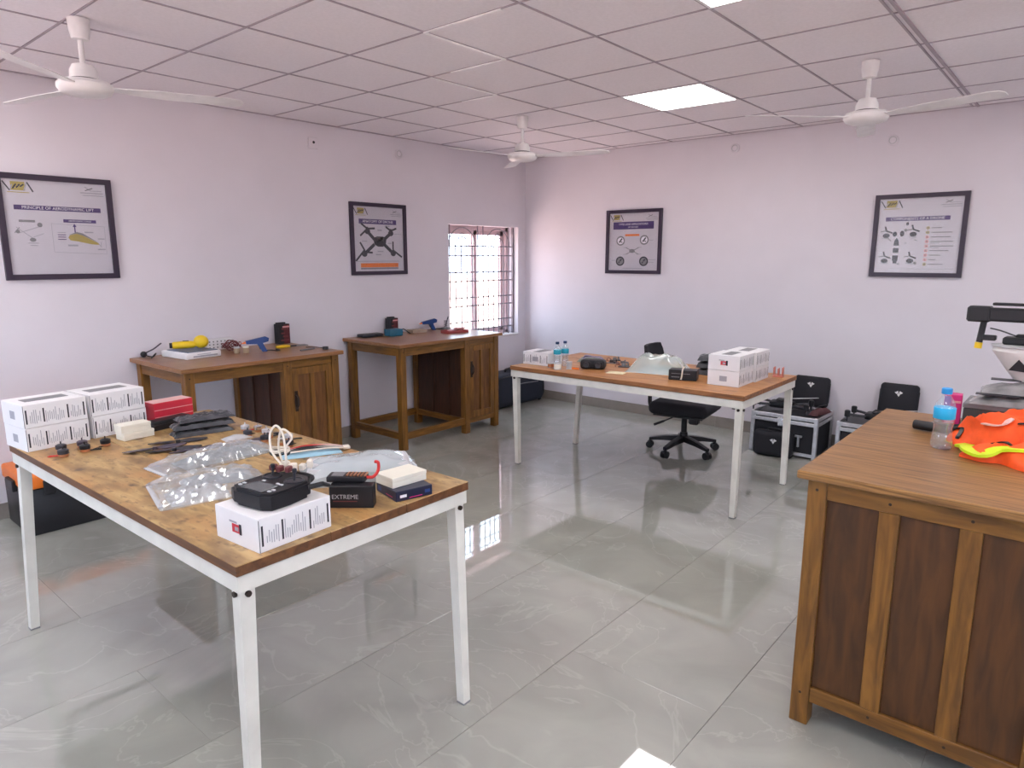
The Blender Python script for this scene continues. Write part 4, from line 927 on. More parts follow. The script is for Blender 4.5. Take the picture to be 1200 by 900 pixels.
p = MB(); p.box(-0.075, -0.02, -0.0512, -0.0502, 0.02, 0.025); p.box(-0.075, 0.05, -0.0512, -0.0502, 0.045, 0.048); p.build('print', M_grey, r, smooth=0)
MB().tube(bez([(0.0, 0.02, 0.083), (0.0, -0.02, 0.082), (0.0, -0.056, 0.074), (-0.004, -0.058, 0.03), (-0.008, -0.062, 0.008)], 6), [0.005] * 24 + [0.010], 7).build('ribbon', M_wire_w, r)
GP = 'dark packs piled left of the far white cartons'
for k, lab in enumerate(('dark film pack by the far cartons, bottom of three', 'dark film pack by the far cartons, middle of three', 'dark film pack by the far cartons, top of three')):
    r = thing('antistatic_pack', lab, 'pack', (-2.06 + 0.006 * k, 4.615, zF + 0.052 * k), math.radians(8 + 6 * k), GP)
    crumple('pouch', 0.19, 0.13, 0.053, M_esd, r, seed=50 + k, n=18, amp=0.3, fr=18, edge=0.3)
    MB().box(-0.095, -0.085, -0.05, 0.05, 0.003, 0.008).build('seal', M_lgrey, r, smooth=0)
r = thing('red_stand', 'small red plastic stand at the far right table corner', 'stand', (-1.645, 4.83, zF), 0.2)
b = MB(); b.box(-0.035, 0.035, -0.03, 0.03, 0, 0.012, bev=0.002); M_salm = plain('salmon_plastic', (0.60, 0.20, 0.16, 1), 0.45)
b.build('base', M_salm, r)
for x in (-0.028, 0.0, 0.028): MB().box(x - 0.005, x + 0.005, -0.026, 0.026, 0.012, 0.06 + 0.01 * abs(x) * 30, bev=0.002).build('fin', M_salm, r)

# ------------------------------------------------------------------ items on the window-wall desks
z1 = D1[2]; z2 = D2[2]
r = thing('soldering_kit', 'flat white soldering kit case under the yellow hot-air gun', 'kit', (-4.83, 2.17, z1), math.radians(6))
MB().box(-0.16, 0.16, -0.13, 0.13, 0, 0.045, bev=0.008, seg=2).build('case', M_card, r)
MB().box(-0.12, 0.145, -0.11, 0.115, 0.0452, 0.050, bev=0.002).build('tray', plain('slate_blue_plastic', (0.12, 0.16, 0.26, 1), 0.4), r, smooth=0)
p = MB(); p.box(0.1602, 0.1612, -0.08, 0.10, 0.012, 0.022); p.box(0.1602, 0.1612, -0.05, 0.05, 0.028, 0.032); p.build('print', M_inkg, r, smooth=0)
r = thing('hot_air_gun', 'yellow hot-air gun with a round head lying on the white kit', 'tool', (-4.85, 2.19, z1 + 0.051), math.radians(72))
b = MB(); b.lathe([(0.018, 0), (0.024, 0.01), (0.027, 0.06), (0.025, 0.13), (0.02, 0.15)], 16, M=Matrix.Translation((-0.13, 0, 0.03)) @ Matrix.Rotation(PI / 2, 4, 'Y')); b.build('handle', M_yellow, r)
MB().sph((0.06, 0, 0.047), 0.046, (1.1, 1, 1), 18).build('head', M_yellow, r)
MB().cyl((-0.145, 0, 0.03), (-0.128, 0, 0.03), 0.019, n=14).build('end_cap', M_dark, r)
p = MB(); p.box(-0.06, -0.02, -0.006, 0.006, 0.054, 0.060, bev=0.002); p.build('switch', M_dark, r)
r = thing('soldering_iron', 'black lead with a round plug end at the left desk corner', 'tool', (-5.02, 1.925, z1), 0)
MB().sph((0, 0, 0.022), 0.022, (1, 1, 1), 12).build('plug', M_black, r)
MB().tube(bez([(0.0, 0.01, 0.03), (0.02, 0.06, 0.055), (0.03, 0.10, 0.085), (0.02, 0.115, 0.09)], 6), 0.005, 7).build('shaft', M_mauve, r)
MB().tube(bez([(0.01, 0.015, 0.012), (0.05, 0.04, 0.006), (0.08, 0.05, 0.03), (0.11, 0.03, 0.03), (0.12, 0.0, 0.006)], 6), 0.004, 7).build('cord', M_black, r)
r = thing('extension_board', 'white perforated rack standing against the wall behind the maroon wires', 'rack', (-5.035, 2.455, z1), PI / 2)
MB().box(-0.12, 0.12, -0.02, 0.02, 0, 0.085, bev=0.004).build('board', M_card, r, smooth=0)
p = MB()
for i in range(7):
    for j in range(3): p.cyl((-0.09 + 0.03 * i, -0.0208, 0.02 + 0.022 * j), (-0.09 + 0.03 * i, -0.0195, 0.02 + 0.022 * j), 0.006, n=8)
p.build('holes', M_grey, r)
r = thing('wire_bundle', 'tangled bundle of maroon wires on the left desk', 'wire', (-4.89, 2.50, z1), 0)
c = MB()
for k in range(7):
    a0 = k * 0.9; R_ = 0.036 + 0.010 * (k % 3)
    c.tube([(R_ * math.cos(a + a0), (R_ * 1.25) * math.sin(a + a0) + 0.0, 0.030 + 0.024 * math.sin(a * 2 + k) + 0.004 * k) for a in [2 * PI * q / 16 for q in range(16)]], 0.0034, 6, closed=True)
c.build('strands', M_wire_m, r)
MB().tube([(0.02 * math.cos(a), 0.046 + 0.008 * math.sin(a), 0.034 + 0.03 * math.sin(a)) for a in [2 * PI * q / 12 for q in range(12)]], 0.003, 6, closed=True).build('tie', M_lgrey, r)
GT = 'small tan pots on the left desk'
for k, (x, y, lab) in enumerate(((-4.72, 2.45, 'small tan pot right of the white kit'), (-4.70, 2.51, 'small tan pot beside the blue glue gun'))):
    r = thing('small_pot', lab, 'pot', (x, y, z1), 0, GT)
    MB().lathe([(0.018, 0), (0.021, 0.004), (0.022, 0.036), (0.018, 0.038)], 14).build('jar', plain('tan_plastic', (0.42, 0.32, 0.22, 1), 0.4), r)
    MB().lathe([(0.0225, 0.0382), (0.0225, 0.048), (0.02, 0.05)], 14).build('lid', M_cream if k else M_lgrey, r)
def glue_gun(label, loc, rz):
    r = thing('glue_gun', label, 'glue gun', loc, rz, 'blue glue guns on the window-wall desks')
    X = Matrix.Rotation(PI / 2, 4, 'X')
    MB().prism([(-0.09, 0.085), (0.05, 0.112), (0.075, 0.10), (0.07, 0.075), (0.03, 0.065), (0.06, 0.0), (0.025, 0.0), (-0.01, 0.06), (-0.085, 0.062)], -0.015, 0.015, M=X).build('body', M_blue, r)
    MB().cyl((-0.088, 0, 0.073), (-0.115, 0, 0.068), 0.009, 0.004, n=10).build('nozzle', M_orange, r)
    MB().prism([(-0.005, 0.055), (0.012, 0.045), (0.022, 0.012), (0.008, 0.02)], -0.006, 0.006, M=X).build('trigger', M_black, r)
    MB().tube(bez([(0.045, 0, 0.006), (0.09, 0.01, 0.006), (0.12, -0.03, 0.005), (0.15, 0.0, 0.005), (0.13, 0.04, 0.005)], 6), 0.0045, 7).build('cord', M_black, r)
    return r
glue_gun('blue glue gun standing on the left desk beside the tan pots', (-4.68, 2.60, z1), math.radians(70))
glue_gun('blue glue gun standing on the desk beside the window', (-4.985, 4.60, z2), math.radians(75))
def power_box(label, loc, rz, h):
    r = thing('black_red_box', label, 'box', loc, rz, 'black boxes with maroon print on the window-wall desks')
    MB().box(-0.035, 0.035, -0.05, 0.05, 0, h, bev=0.002).build('carton', M_black, r, smooth=0)
    p = MB()
    for z, a, b_, m_ in ((0.72, -0.03, 0.035, 0), (0.82, -0.02, 0.045, 1), (0.5, -0.035, 0.0, 0), (0.34, -0.02, 0.03, 0), (0.15, -0.04, 0.04, 0)): p.quad([(0.0356, a, h * z), (0.0356, b_, h * z), (0.0356, b_, h * (z + 0.08)), (0.0356, a, h * (z + 0.08))], m_)
    p.quad([(0.0354, -0.01, 0.004), (0.0354, 0.048, 0.004), (0.0354, 0.048, h - 0.004), (0.0354, -0.01, h - 0.004)], 2)
    p.build('print', [M_wire_m, M_redp, plain('maroon_card', (0.10, 0.015, 0.02, 1), 0.35)], r, smooth=0)
    MB().box(-0.02, 0.012, -0.046, 0.03, h + 0.0002, h + 0.012, bev=0.002).build('flap', M_black, r, smooth=0)
    return r
power_box('black box with maroon print standing at the back of the left desk', (-4.99, 2.985, z1), 0.1, 0.16)
power_box('black box with maroon print behind the teal box by the window', (-5.0, 4.13, z2), 0.1, 0.15)
r = thing('yellow_pliers', 'small yellow-handled pliers on the left desk below the black box', 'pliers', (-4.72, 2.88, z1), math.radians(80))
for s in (1, -1): MB().tube(bez([(0.0, 0.003 * s, 0.012), (-0.03, 0.02 * s, 0.014), (-0.07, 0.024 * s, 0.012), (-0.10, 0.012 * s, 0.011)], 6), 0.009, 8).build('grip', M_yellow, r)
MB().prism([(-0.005, -0.012), (0.02, -0.01), (0.055, -0.003), (0.055, 0.003), (0.02, 0.01), (-0.005, 0.012)], 0.006, 0.018).build('jaws', M_dark, r)
r = thing('craft_knife', 'thin steel knife lying at the right end of the left desk', 'knife', (-4.50, 2.93, z1), math.radians(100))
MB().box(-0.11, 0.03, -0.007, 0.007, 0.0, 0.010, bev=0.002).build('handle', M_grey, r)
MB().prism([(0.03, -0.006), (0.10, -0.002), (0.08, 0.006), (0.03, 0.006)], 0.003, 0.006).build('blade', M_chrome, r)
r = thing('solder_roll', 'dark reel at the far right of the left desk', 'reel', (-4.42, 3.0, z1), 0)
MB().lathe([(0.018, 0.0), (0.022, 0.002), (0.022, 0.02), (0.018, 0.022)], 16).build('reel', M_dark, r)
MB().tube(bez([(0.0, 0.02, 0.011), (-0.06, 0.03, 0.004), (-0.14, 0.01, 0.004), (-0.2, -0.04, 0.004)], 6), 0.003, 6).build('lead', M_dark, r)
r = thing('paper_strips', 'grey strips lying behind the yellow pliers on the left desk', 'strip', (-4.78, 2.96, z1), math.radians(75))
for k in range(3): MB().box(-0.12, 0.10, -0.03 + 0.022 * k, -0.014 + 0.022 * k, 0, 0.006, M=Matrix.Rotation(0.08 * k, 4, 'Z')).build('strip', M_grey, r, smooth=0)

r = thing('dark_case', 'dark flat case at the back left of the window desk', 'case', (-4.98, 3.86, z2), math.radians(85))
MB().box(-0.11, 0.11, -0.05, 0.05, 0, 0.028, bev=0.008, seg=2).build('shell', M_dark, r)
MB().tube(bez([(0.02, -0.05, 0.02), (0.03, -0.075, 0.02), (0.07, -0.075, 0.02), (0.08, -0.05, 0.02)], 5), 0.004, 6).build('handle', M_black, r)
r = thing('teal_power_supply', 'teal box with a lead beside the black box on the window desk', 'power supply', (-4.88, 4.05, z2), math.radians(84))
MB().box(-0.07, 0.07, -0.05, 0.05, 0, 0.062, bev=0.006, seg=2).build('case', M_teal, r)
p = MB(); p.cyl((0.0702, 0.02, 0.03), (0.085, 0.02, 0.03), 0.012, n=12); p.cyl((0.0702, -0.02, 0.03), (0.085, -0.02, 0.03), 0.010, n=12); p.build('knobs', M_dark, r)
MB().tube(bez([(0.084, 0.02, 0.03), (0.13, 0.03, 0.05), (0.17, 0.0, 0.015), (0.2, 0.02, 0.005)], 6), 0.005, 7).build('lead', M_dark, r)
plain_box('flat_box', 'flat beige box in the middle of the window desk', 'box', (-4.93, 4.38, z2), math.radians(80), 0.16, 0.11, 0.028, plain('beige_card', (0.36, 0.28, 0.22, 1), 0.5))
r = thing('soldering_stand', 'grey wire soldering stand on the window desk before the glass', 'stand', (-4.96, 4.79, z2), 0.4)
MB().box(-0.04, 0.04, -0.03, 0.03, 0, 0.014, bev=0.003).build('base', M_grey, r)
MB().tube([(0.018 * math.cos(a), 0.018 * math.sin(a), 0.016 + 0.0035 * k / 2) for k, a in enumerate([2 * PI * q / 10 for q in range(42)])], 0.0026, 5).build('coil', M_mauve, r)
MB().cyl((0.0, 0.0, 0.03), (0.02, 0.02, 0.12), 0.006, n=8).build('iron', M_mauve, r)
r = thing('red_tool_tray', 'low red tray of tools at the front of the window desk', 'tray', (-4.64, 4.60, z2), math.radians(82))
b = MB(); b.box(-0.12, 0.12, -0.06, 0.06, 0, 0.006); M_dred = plain('dull_red_plastic', (0.34, 0.06, 0.06, 1), 0.4)
for a in ((-0.12, 0.12, -0.06, -0.054), (-0.12, 0.12, 0.054, 0.06), (-0.12, -0.114, -0.054, 0.054), (0.114, 0.12, -0.054, 0.054)): b.box(*a, 0.006, 0.026)
b.build('tray', M_dred, r, smooth=0)
for k in range(3): MB().cyl((-0.09, -0.03 + 0.025 * k, 0.018 + 0.003 * k), (0.07 + 0.02 * k, -0.025 + 0.024 * k, 0.022), 0.009, n=10).build('screwdriver', (M_dred, M_redp, M_dred)[k], r)
MB().box(-0.02, 0.10, -0.045, -0.005, 0.034, 0.05, bev=0.004).build('tool_case', M_redp, r)

# ------------------------------------------------------------------ items on the right-hand desk
z3 = D3[2]
bottle((-0.374, 2.885, z3), 'clear water bottle with a blue label and cap on the right-hand desk', M_capb, 0.036, 0.222)
r = thing('torch', 'short black torch lying behind the water bottle', 'torch', (-0.435, 3.13, z3), math.radians(-8))
Yr = Matrix.Translation((0, 0, 0.0225)) @ Matrix.Rotation(PI / 2, 4, 'Y')
MB().lathe([(0.017, -0.075), (0.0195, -0.07), (0.0195, 0.04), (0.0175, 0.042)], 16, M=Yr).build('barrel', M_black, r)
MB().lathe([(0.0195, 0.0425), (0.0225, 0.05), (0.0225, 0.09), (0.019, 0.092)], 18, M=Yr).build('head', M_dark, r)
MB().box(-0.01, 0.008, -0.006, 0.006, 0.040, 0.046, bev=0.002).build('button', M_grey, r)
r = thing('magenta_carton', 'tall magenta carton standing behind the water bottle', 'carton', (-0.412, 3.38, z3), 0.1)
MB().box(-0.032, 0.032, -0.03, 0.03, 0, 0.125, bev=0.002).build('carton', M_magenta, r, smooth=0)
p = MB(); p.quad([(-0.031, -0.0306, 0.062), (-0.008, -0.0306, 0.062), (-0.008, -0.0306, 0.118), (-0.031, -0.0306, 0.118)]); p.quad([(-0.004, -0.0306, 0.09), (0.028, -0.0306, 0.09), (0.028, -0.0306, 0.1), (-0.004, -0.0306, 0.1)], 1); p.build('print', [plain('violet_print', (0.20, 0.03, 0.30, 1), 0.4), M_redp], r, smooth=0)
# grey box, packs, white foam, drone
r = thing('grey_carton', 'dark grey carton at the back of the right-hand desk', 'box', (-0.155, 3.40, z3), 0.0)
MB().box(-0.21, 0.21, -0.10, 0.10, 0, 0.085, bev=0.003).build('tray', plain('dark_grey_card', (0.055, 0.058, 0.062, 1), 0.5), r, smooth=0)
MB().box(-0.213, 0.213, -0.103, 0.103, 0.0855, 0.106, bev=0.003).build('lid', plain('mid_grey_card', (0.20, 0.20, 0.22, 1), 0.4), r, smooth=0)
G5 = 'grey plastic packs on the dark grey carton'
for k, (x, y, z, lx, ly, h, lab) in enumerate(((-0.17, 3.385, 0.1065, 0.36, 0.19, 0.05, 'grey plastic pack on the dark grey carton, bottom one'), (-0.15, 3.41, 0.152, 0.34, 0.17, 0.05, 'grey plastic pack on the dark grey carton, top one'))):
    r = thing('plastic_pack', lab, 'pack', (x, y, z3 + z), math.radians(2 + 3 * k), G5)
    crumple('pouch', lx, ly, h, plain('grey_film', (0.30, 0.30, 0.31, 1), 0.25, 0.1, var=0.35, scale=12), r, seed=60 + k, n=26, amp=0.4, fr=10)
    p = MB(); p.box(-lx * 0.42, -lx * 0.12, -0.02, 0.03, h * 0.95, h * 0.95 + 0.003) if k else p.box(-lx * 0.45, -lx * 0.05, -ly * 0.45, -ly * 0.25, h * 0.8, h * 0.8 + 0.004); p.build('label', M_dark, r, smooth=0)
r = thing('white_foam_hull', 'white moulded foam shell under the black drone at the right edge', 'foam', (-0.12, 3.42, z3 + 0.205), 0.0)
b = MB(); b.lathe([(0.10, 0.0), (0.125, 0.03), (0.16, 0.08), (0.185, 0.115), (0.18, 0.13)], 28, M=Matrix.Diagonal((1, 0.55, 1, 1))); b.build('shell', plain('white_foam', (0.74, 0.74, 0.74, 1), 0.55), r)
MB().lathe([(0.178, 0.1302), (0.19, 0.132), (0.19, 0.138), (0.178, 0.14)], 28, M=Matrix.Diagonal((1, 0.55, 1, 1))).build('rim', M_lgrey, r)
p = MB(); p.prism([(-0.03, 0.0), (0.022, -0.004), (0.03, 0.012), (0.0, 0.045)], 0, 0.008, M=Matrix.Translation((-0.085, -0.071, 0.045)) @ Matrix.Rotation(PI / 2, 4, 'X')); p.build('badge', M_black, r)
r = thing('drone', 'black drone with yellow-tipped landing strut resting on the white foam shell', 'drone', (-0.12, 3.42, z3 + 0.3455), math.radians(-4))
b = MB(); b.box(-0.21, 0.3, -0.03, 0.03, 0.09, 0.145, bev=0.008); b.box(-0.09, 0.02, -0.045, 0.045, 0.13, 0.16, bev=0.006); b.box(-0.02, 0.3, -0.02, 0.02, 0.155, 0.163, bev=0.002); b.box(-0.2, -0.05, -0.02, 0.02, 0.155, 0.166, bev=0.002); b.box(0.05, 0.12, -0.035, 0.035, 0.145, 0.158, bev=0.004); b.build('frame', M_black, r)
MB().box(-0.285, -0.20, -0.032, 0.032, 0.085, 0.15, bev=0.008).build('motor_mount', M_black, r)
c = MB(); c.cyl((-0.225, 0.0, 0.092), (-0.232, -0.01, 0.0), 0.012, n=10); c.box(-0.225, -0.175, -0.018, 0.01, 0.01, 0.032, bev=0.004); c.build('landing_strut', M_black, r)
MB().cyl((-0.2325, -0.011, -0.0005), (-0.234, -0.012, -0.025), 0.014, n=12).build('foot', M_yellow, r)
c = MB(); c.box(-0.15, 0.0, -0.035, 0.035, 0.0, 0.03, bev=0.006); c.box(-0.11, -0.04, -0.02, 0.02, 0.028, 0.042, bev=0.004); c.build('battery_tray', M_black, r)
c = MB(); c.cyl((0.06, 0, 0.1), (-0.01, -0.02, 0.042), 0.007, n=8); c.cyl((0.1, 0, 0.1), (0.1, 0.0, 0.0), 0.012, n=8); c.build('strut', M_black, r)
c = MB(); c.tube(bez([(-0.2, 0, 0.06), (-0.16, -0.03, 0.055), (-0.12, -0.02, 0.04), (-0.1, 0.0, 0.03)], 6), 0.003, 6); c.build('cable', M_dark, r)

# hi-vis vest
r = thing('hi_vis_vest', 'crumpled orange hi-vis vest with lime tapes on the right-hand desk', 'vest', (0, 0, z3), 0)
NV = 46
def vest_h(u, v):
    """u: left to right, v: front to back"""
    e = min(1.0, 8 * u + 0.05) * min(1.0, 6 * (1.02 - v)) * min(1.0, 6 * v + 0.10)
    base = 0.022 + 0.17 * max(0, u - 0.12) * (0.30 + 0.9 * v) + 0.045 * math.exp(-((v - 0.55) / 0.16) ** 2)
    fold = 0.030 * math.sin(10 * v + 5 * u + 2.8 * nz3(u * 3, v * 3, 5)) + 0.032 * (1 - 2 * abs(nz3(u * 6 + 3, v * 5, 2))) - 0.010
    return max(0.006, e ** 0.6 * (base + fold))
def vest_xy(u, v):
    x = -0.318 + 0.41 * u + 0.045 * math.sin(7.0 * v + 0.3) + 0.03 * nz3(v * 7, u * 2, 9) - 0.01 * v
    y = 2.70 + 0.45 * v + 0.035 * nz3(u * 5, v * 2, 4) - 0.035 * u + 0.10 * (1 - u) * (1 - v)
    return x, y
bm = bmesh.new(); T = []; B = []
for i in range(NV + 1):
    a = []; b = []
    for j in range(NV + 1):
        u, v = i / NV, j / NV; x, y = vest_xy(u, v)
        a.append(bm.verts.new((x, y, vest_h(u, v)))); b.append(bm.verts.new((x, y, 0.0004)))
    T.append(a); B.append(b)
for i in range(NV):
    for j in range(NV):
        bm.faces.new((T[i][j], T[i + 1][j], T[i + 1][j + 1], T[i][j + 1])); bm.faces.new((B[i][j], B[i][j + 1], B[i + 1][j + 1], B[i + 1][j]))
per = [(i, 0) for i in range(NV)] + [(NV, j) for j in range(NV)] + [(i, NV) for i in range(NV, 0, -1)] + [(0, j) for j in range(NV, 0, -1)]
for k in range(len(per)):
    a = per[k]; b = per[(k + 1) % len(per)]; bm.faces.new((B[a[0]][a[1]], B[b[0]][b[1]], T[b[0]][b[1]], T[a[0]][a[1]]))
mb = MB(); mb.bm.free(); mb.bm = bm; mb.build('fabric', M_vest, r, smooth=60)
def ribbon(path, w, mat, name, lift=0.004, th=0.004):
    mb = MB(); pts = []
    for (u, v) in path: x, y = vest_xy(u, v); pts.append(Vector((x, y, vest_h(min(1, max(0, u)), min(1, max(0, v))) + lift)))
    P_ = bez(pts, 5); rows = []
    for i, p in enumerate(P_):
        d = (P_[min(i + 1, len(P_) - 1)] - P_[max(i - 1, 0)]); s_ = Vector((-d.y, d.x, 0)); s_ = s_.normalized() * w / 2 if s_.length > 1e-6 else Vector((w / 2, 0, 0))
        rows.append([mb.bm.verts.new(q) for q in (p + s_, p - s_, p - s_ - Vector((0, 0, th)), p + s_ - Vector((0, 0, th)))])
    for a, b in zip(rows, rows[1:]):
        for j in range(4): mb.bm.faces.new((a[j], a[(j + 1) % 4], b[(j + 1) % 4], b[j]))
    mb.bm.faces.new(rows[0][::-1]); mb.bm.faces.new(rows[-1])
    return mb.build(name, mat, r, smooth=50)
ribbon([(0.0, 0.36), (0.0, 0.20), (0.05, 0.07), (0.16, 0.0), (0.30, 0.04), (0.46, 0.14)], 0.05, M_lime, 'lime_tape', 0.012, 0.010)
ribbon([(0.56, 0.03), (0.70, -0.02), (0.86, 0.0), (1.0, 0.02)], 0.055, M_lime, 'lime_tape', 0.012, 0.010)
ribbon([(0.55, 0.36), (0.70, 0.40), (0.85, 0.50), (1.0, 0.58)], 0.045, M_silver, 'reflective_strip', 0.006)
ribbon([(0.20, 0.50), (0.30, 0.48), (0.38, 0.50)], 0.03, M_silver, 'reflective_strip', 0.006)
for q, path in enumerate(([(0.02, 0.62), (0.06, 0.72), (0.12, 0.80), (0.08, 0.90)], [(0.30, 0.70), (0.40, 0.66), (0.46, 0.74), (0.40, 0.86)], [(0.42, 0.44), (0.52, 0.42), (0.60, 0.46)], [(0.70, 0.80), (0.82, 0.90), (0.98, 0.97)], [(0.06, 0.30), (0.16, 0.20), (0.28, 0.16), (0.42, 0.24)], [(0.02, 0.50), (0.08, 0.56), (0.05, 0.64)])):
    ribbon(path, 0.013, M_black, 'black_binding', 0.010, 0.006)

# ------------------------------------------------------------------ office chair
r = thing('office_chair', 'black office chair with a star base behind the far table', 'chair', (-2.52, 5.195, 0), math.radians(8))
for k in range(5):
    a = math.radians(-30 + 72 * k); d = Vector((math.cos(a), math.sin(a), 0)); n_ = Vector((-d.y, d.x, 0))
    L = MB(); pts = [(0.03, 0.125, 0.026, 0.035), (0.16, 0.11, 0.022, 0.026), (0.29, 0.085, 0.016, 0.016)]
    rows = []
    for (s_, z, hw, hh) in pts: rows.append([L.bm.verts.new(d * s_ + n_ * (hw * q1) + Vector((0, 0, z + hh * q2))) for q1, q2 in ((-1, -1), (1, -1), (1, 0.4), (-1, 0.4))])
    for A, B_ in zip(rows, rows[1:]):
        for j in range(4): L.bm.faces.new((A[j], A[(j + 1) % 4], B_[(j + 1) % 4], B_[j]))
    L.bm.faces.new(rows[0][::-1]); L.bm.faces.new(rows[-1])
    lg = L.build('leg', M_black, r, smooth=30)
    c = MB(); e_ = d * 0.285; f_ = d * 0.015
    for s_ in (-1, 1): c.cyl(e_ + n_ * 0.006 * s_ + Vector((0, 0, 0.03)), e_ + n_ * 0.026 * s_ + Vector((0, 0, 0.03)), 0.03, n=16)
    c.cyl(e_ + Vector((0, 0, 0.03)), e_ + Vector((0, 0, 0.085)), 0.008, n=8); c.sph(e_ + Vector((0, 0, 0.052)), 0.024, (1, 1, 0.7), 10); c.build('caster', M_black, lg)
MB().cyl((0, 0, 0.10), (0, 0, 0.17), 0.036, 0.032, n=16).build('hub', M_black, r)
MB().cyl((0, 0, 0.165), (0, 0, 0.305), 0.024, n=14).build('gas_column', M_black, r)
c = MB(); c.box(-0.10, 0.10, -0.07, 0.07, 0.30, 0.3315, bev=0.01); c.box(0.05, 0.13, -0.05, 0.02, 0.25, 0.31, bev=0.01); c.build('mechanism', M_black, r)
MB().tube(bez([(-0.05, -0.06, 0.315), (-0.12, -0.13, 0.28), (-0.19, -0.20, 0.25)], 5), [0.006] * 6 + [0.011] * 5, 8).build('lever', M_black, r)
s = MB(); s.box(-0.24, 0.25, -0.245, 0.245, 0.345, 0.45, bev=0.045, seg=4); so = s.build('seat', M_blackm, r, smooth=60)
MB().box(-0.20, 0.21, -0.21, 0.21, 0.332, 0.3445, bev=0.002).build('seat_pan', M_black, r)
b = MB(); bkx = -0.29
rows = []
for (z, x, hw) in ((0.50, -0.255, 0.15), (0.60, -0.265, 0.18), (0.72, -0.28, 0.19), (0.84, -0.305, 0.18), (0.895, -0.32, 0.155)):
    rows.append([(x - 0.03 * (abs(q) ** 2) * -1.0, q * hw, z) for q in (-1, -0.6, -0.2, 0.2, 0.6, 1)])
V = [[b.bm.verts.new(p) for p in row] for row in rows]; V2 = [[b.bm.verts.new((p[0] - 0.03, p[1], p[2])) for p in row] for row in rows]
for i in range(len(V) - 1):
    for j in range(5):
        b.bm.faces.new((V[i][j], V[i][j + 1], V[i + 1][j + 1], V[i + 1][j])); b.bm.faces.new((V2[i][j], V2[i + 1][j], V2[i + 1][j + 1], V2[i][j + 1]))
for i in range(len(V) - 1):
    for j in (0, 5): b.bm.faces.new((V[i][j], V[i + 1][j], V2[i + 1][j], V2[i][j]))
for i in (0, len(V) - 1):
    for j in range(5): b.bm.faces.new((V[i][j], V[i][j + 1], V2[i][j + 1], V2[i][j]))
b.build('backrest', M_blackm, r, smooth=60)
MB().tube(bez([(-0.09, 0, 0.318), (-0.22, 0, 0.318), (-0.30, 0, 0.36), (-0.312, 0, 0.48), (-0.318, 0, 0.60)], 6), 0.018, 8).build('back_support', M_black, r)

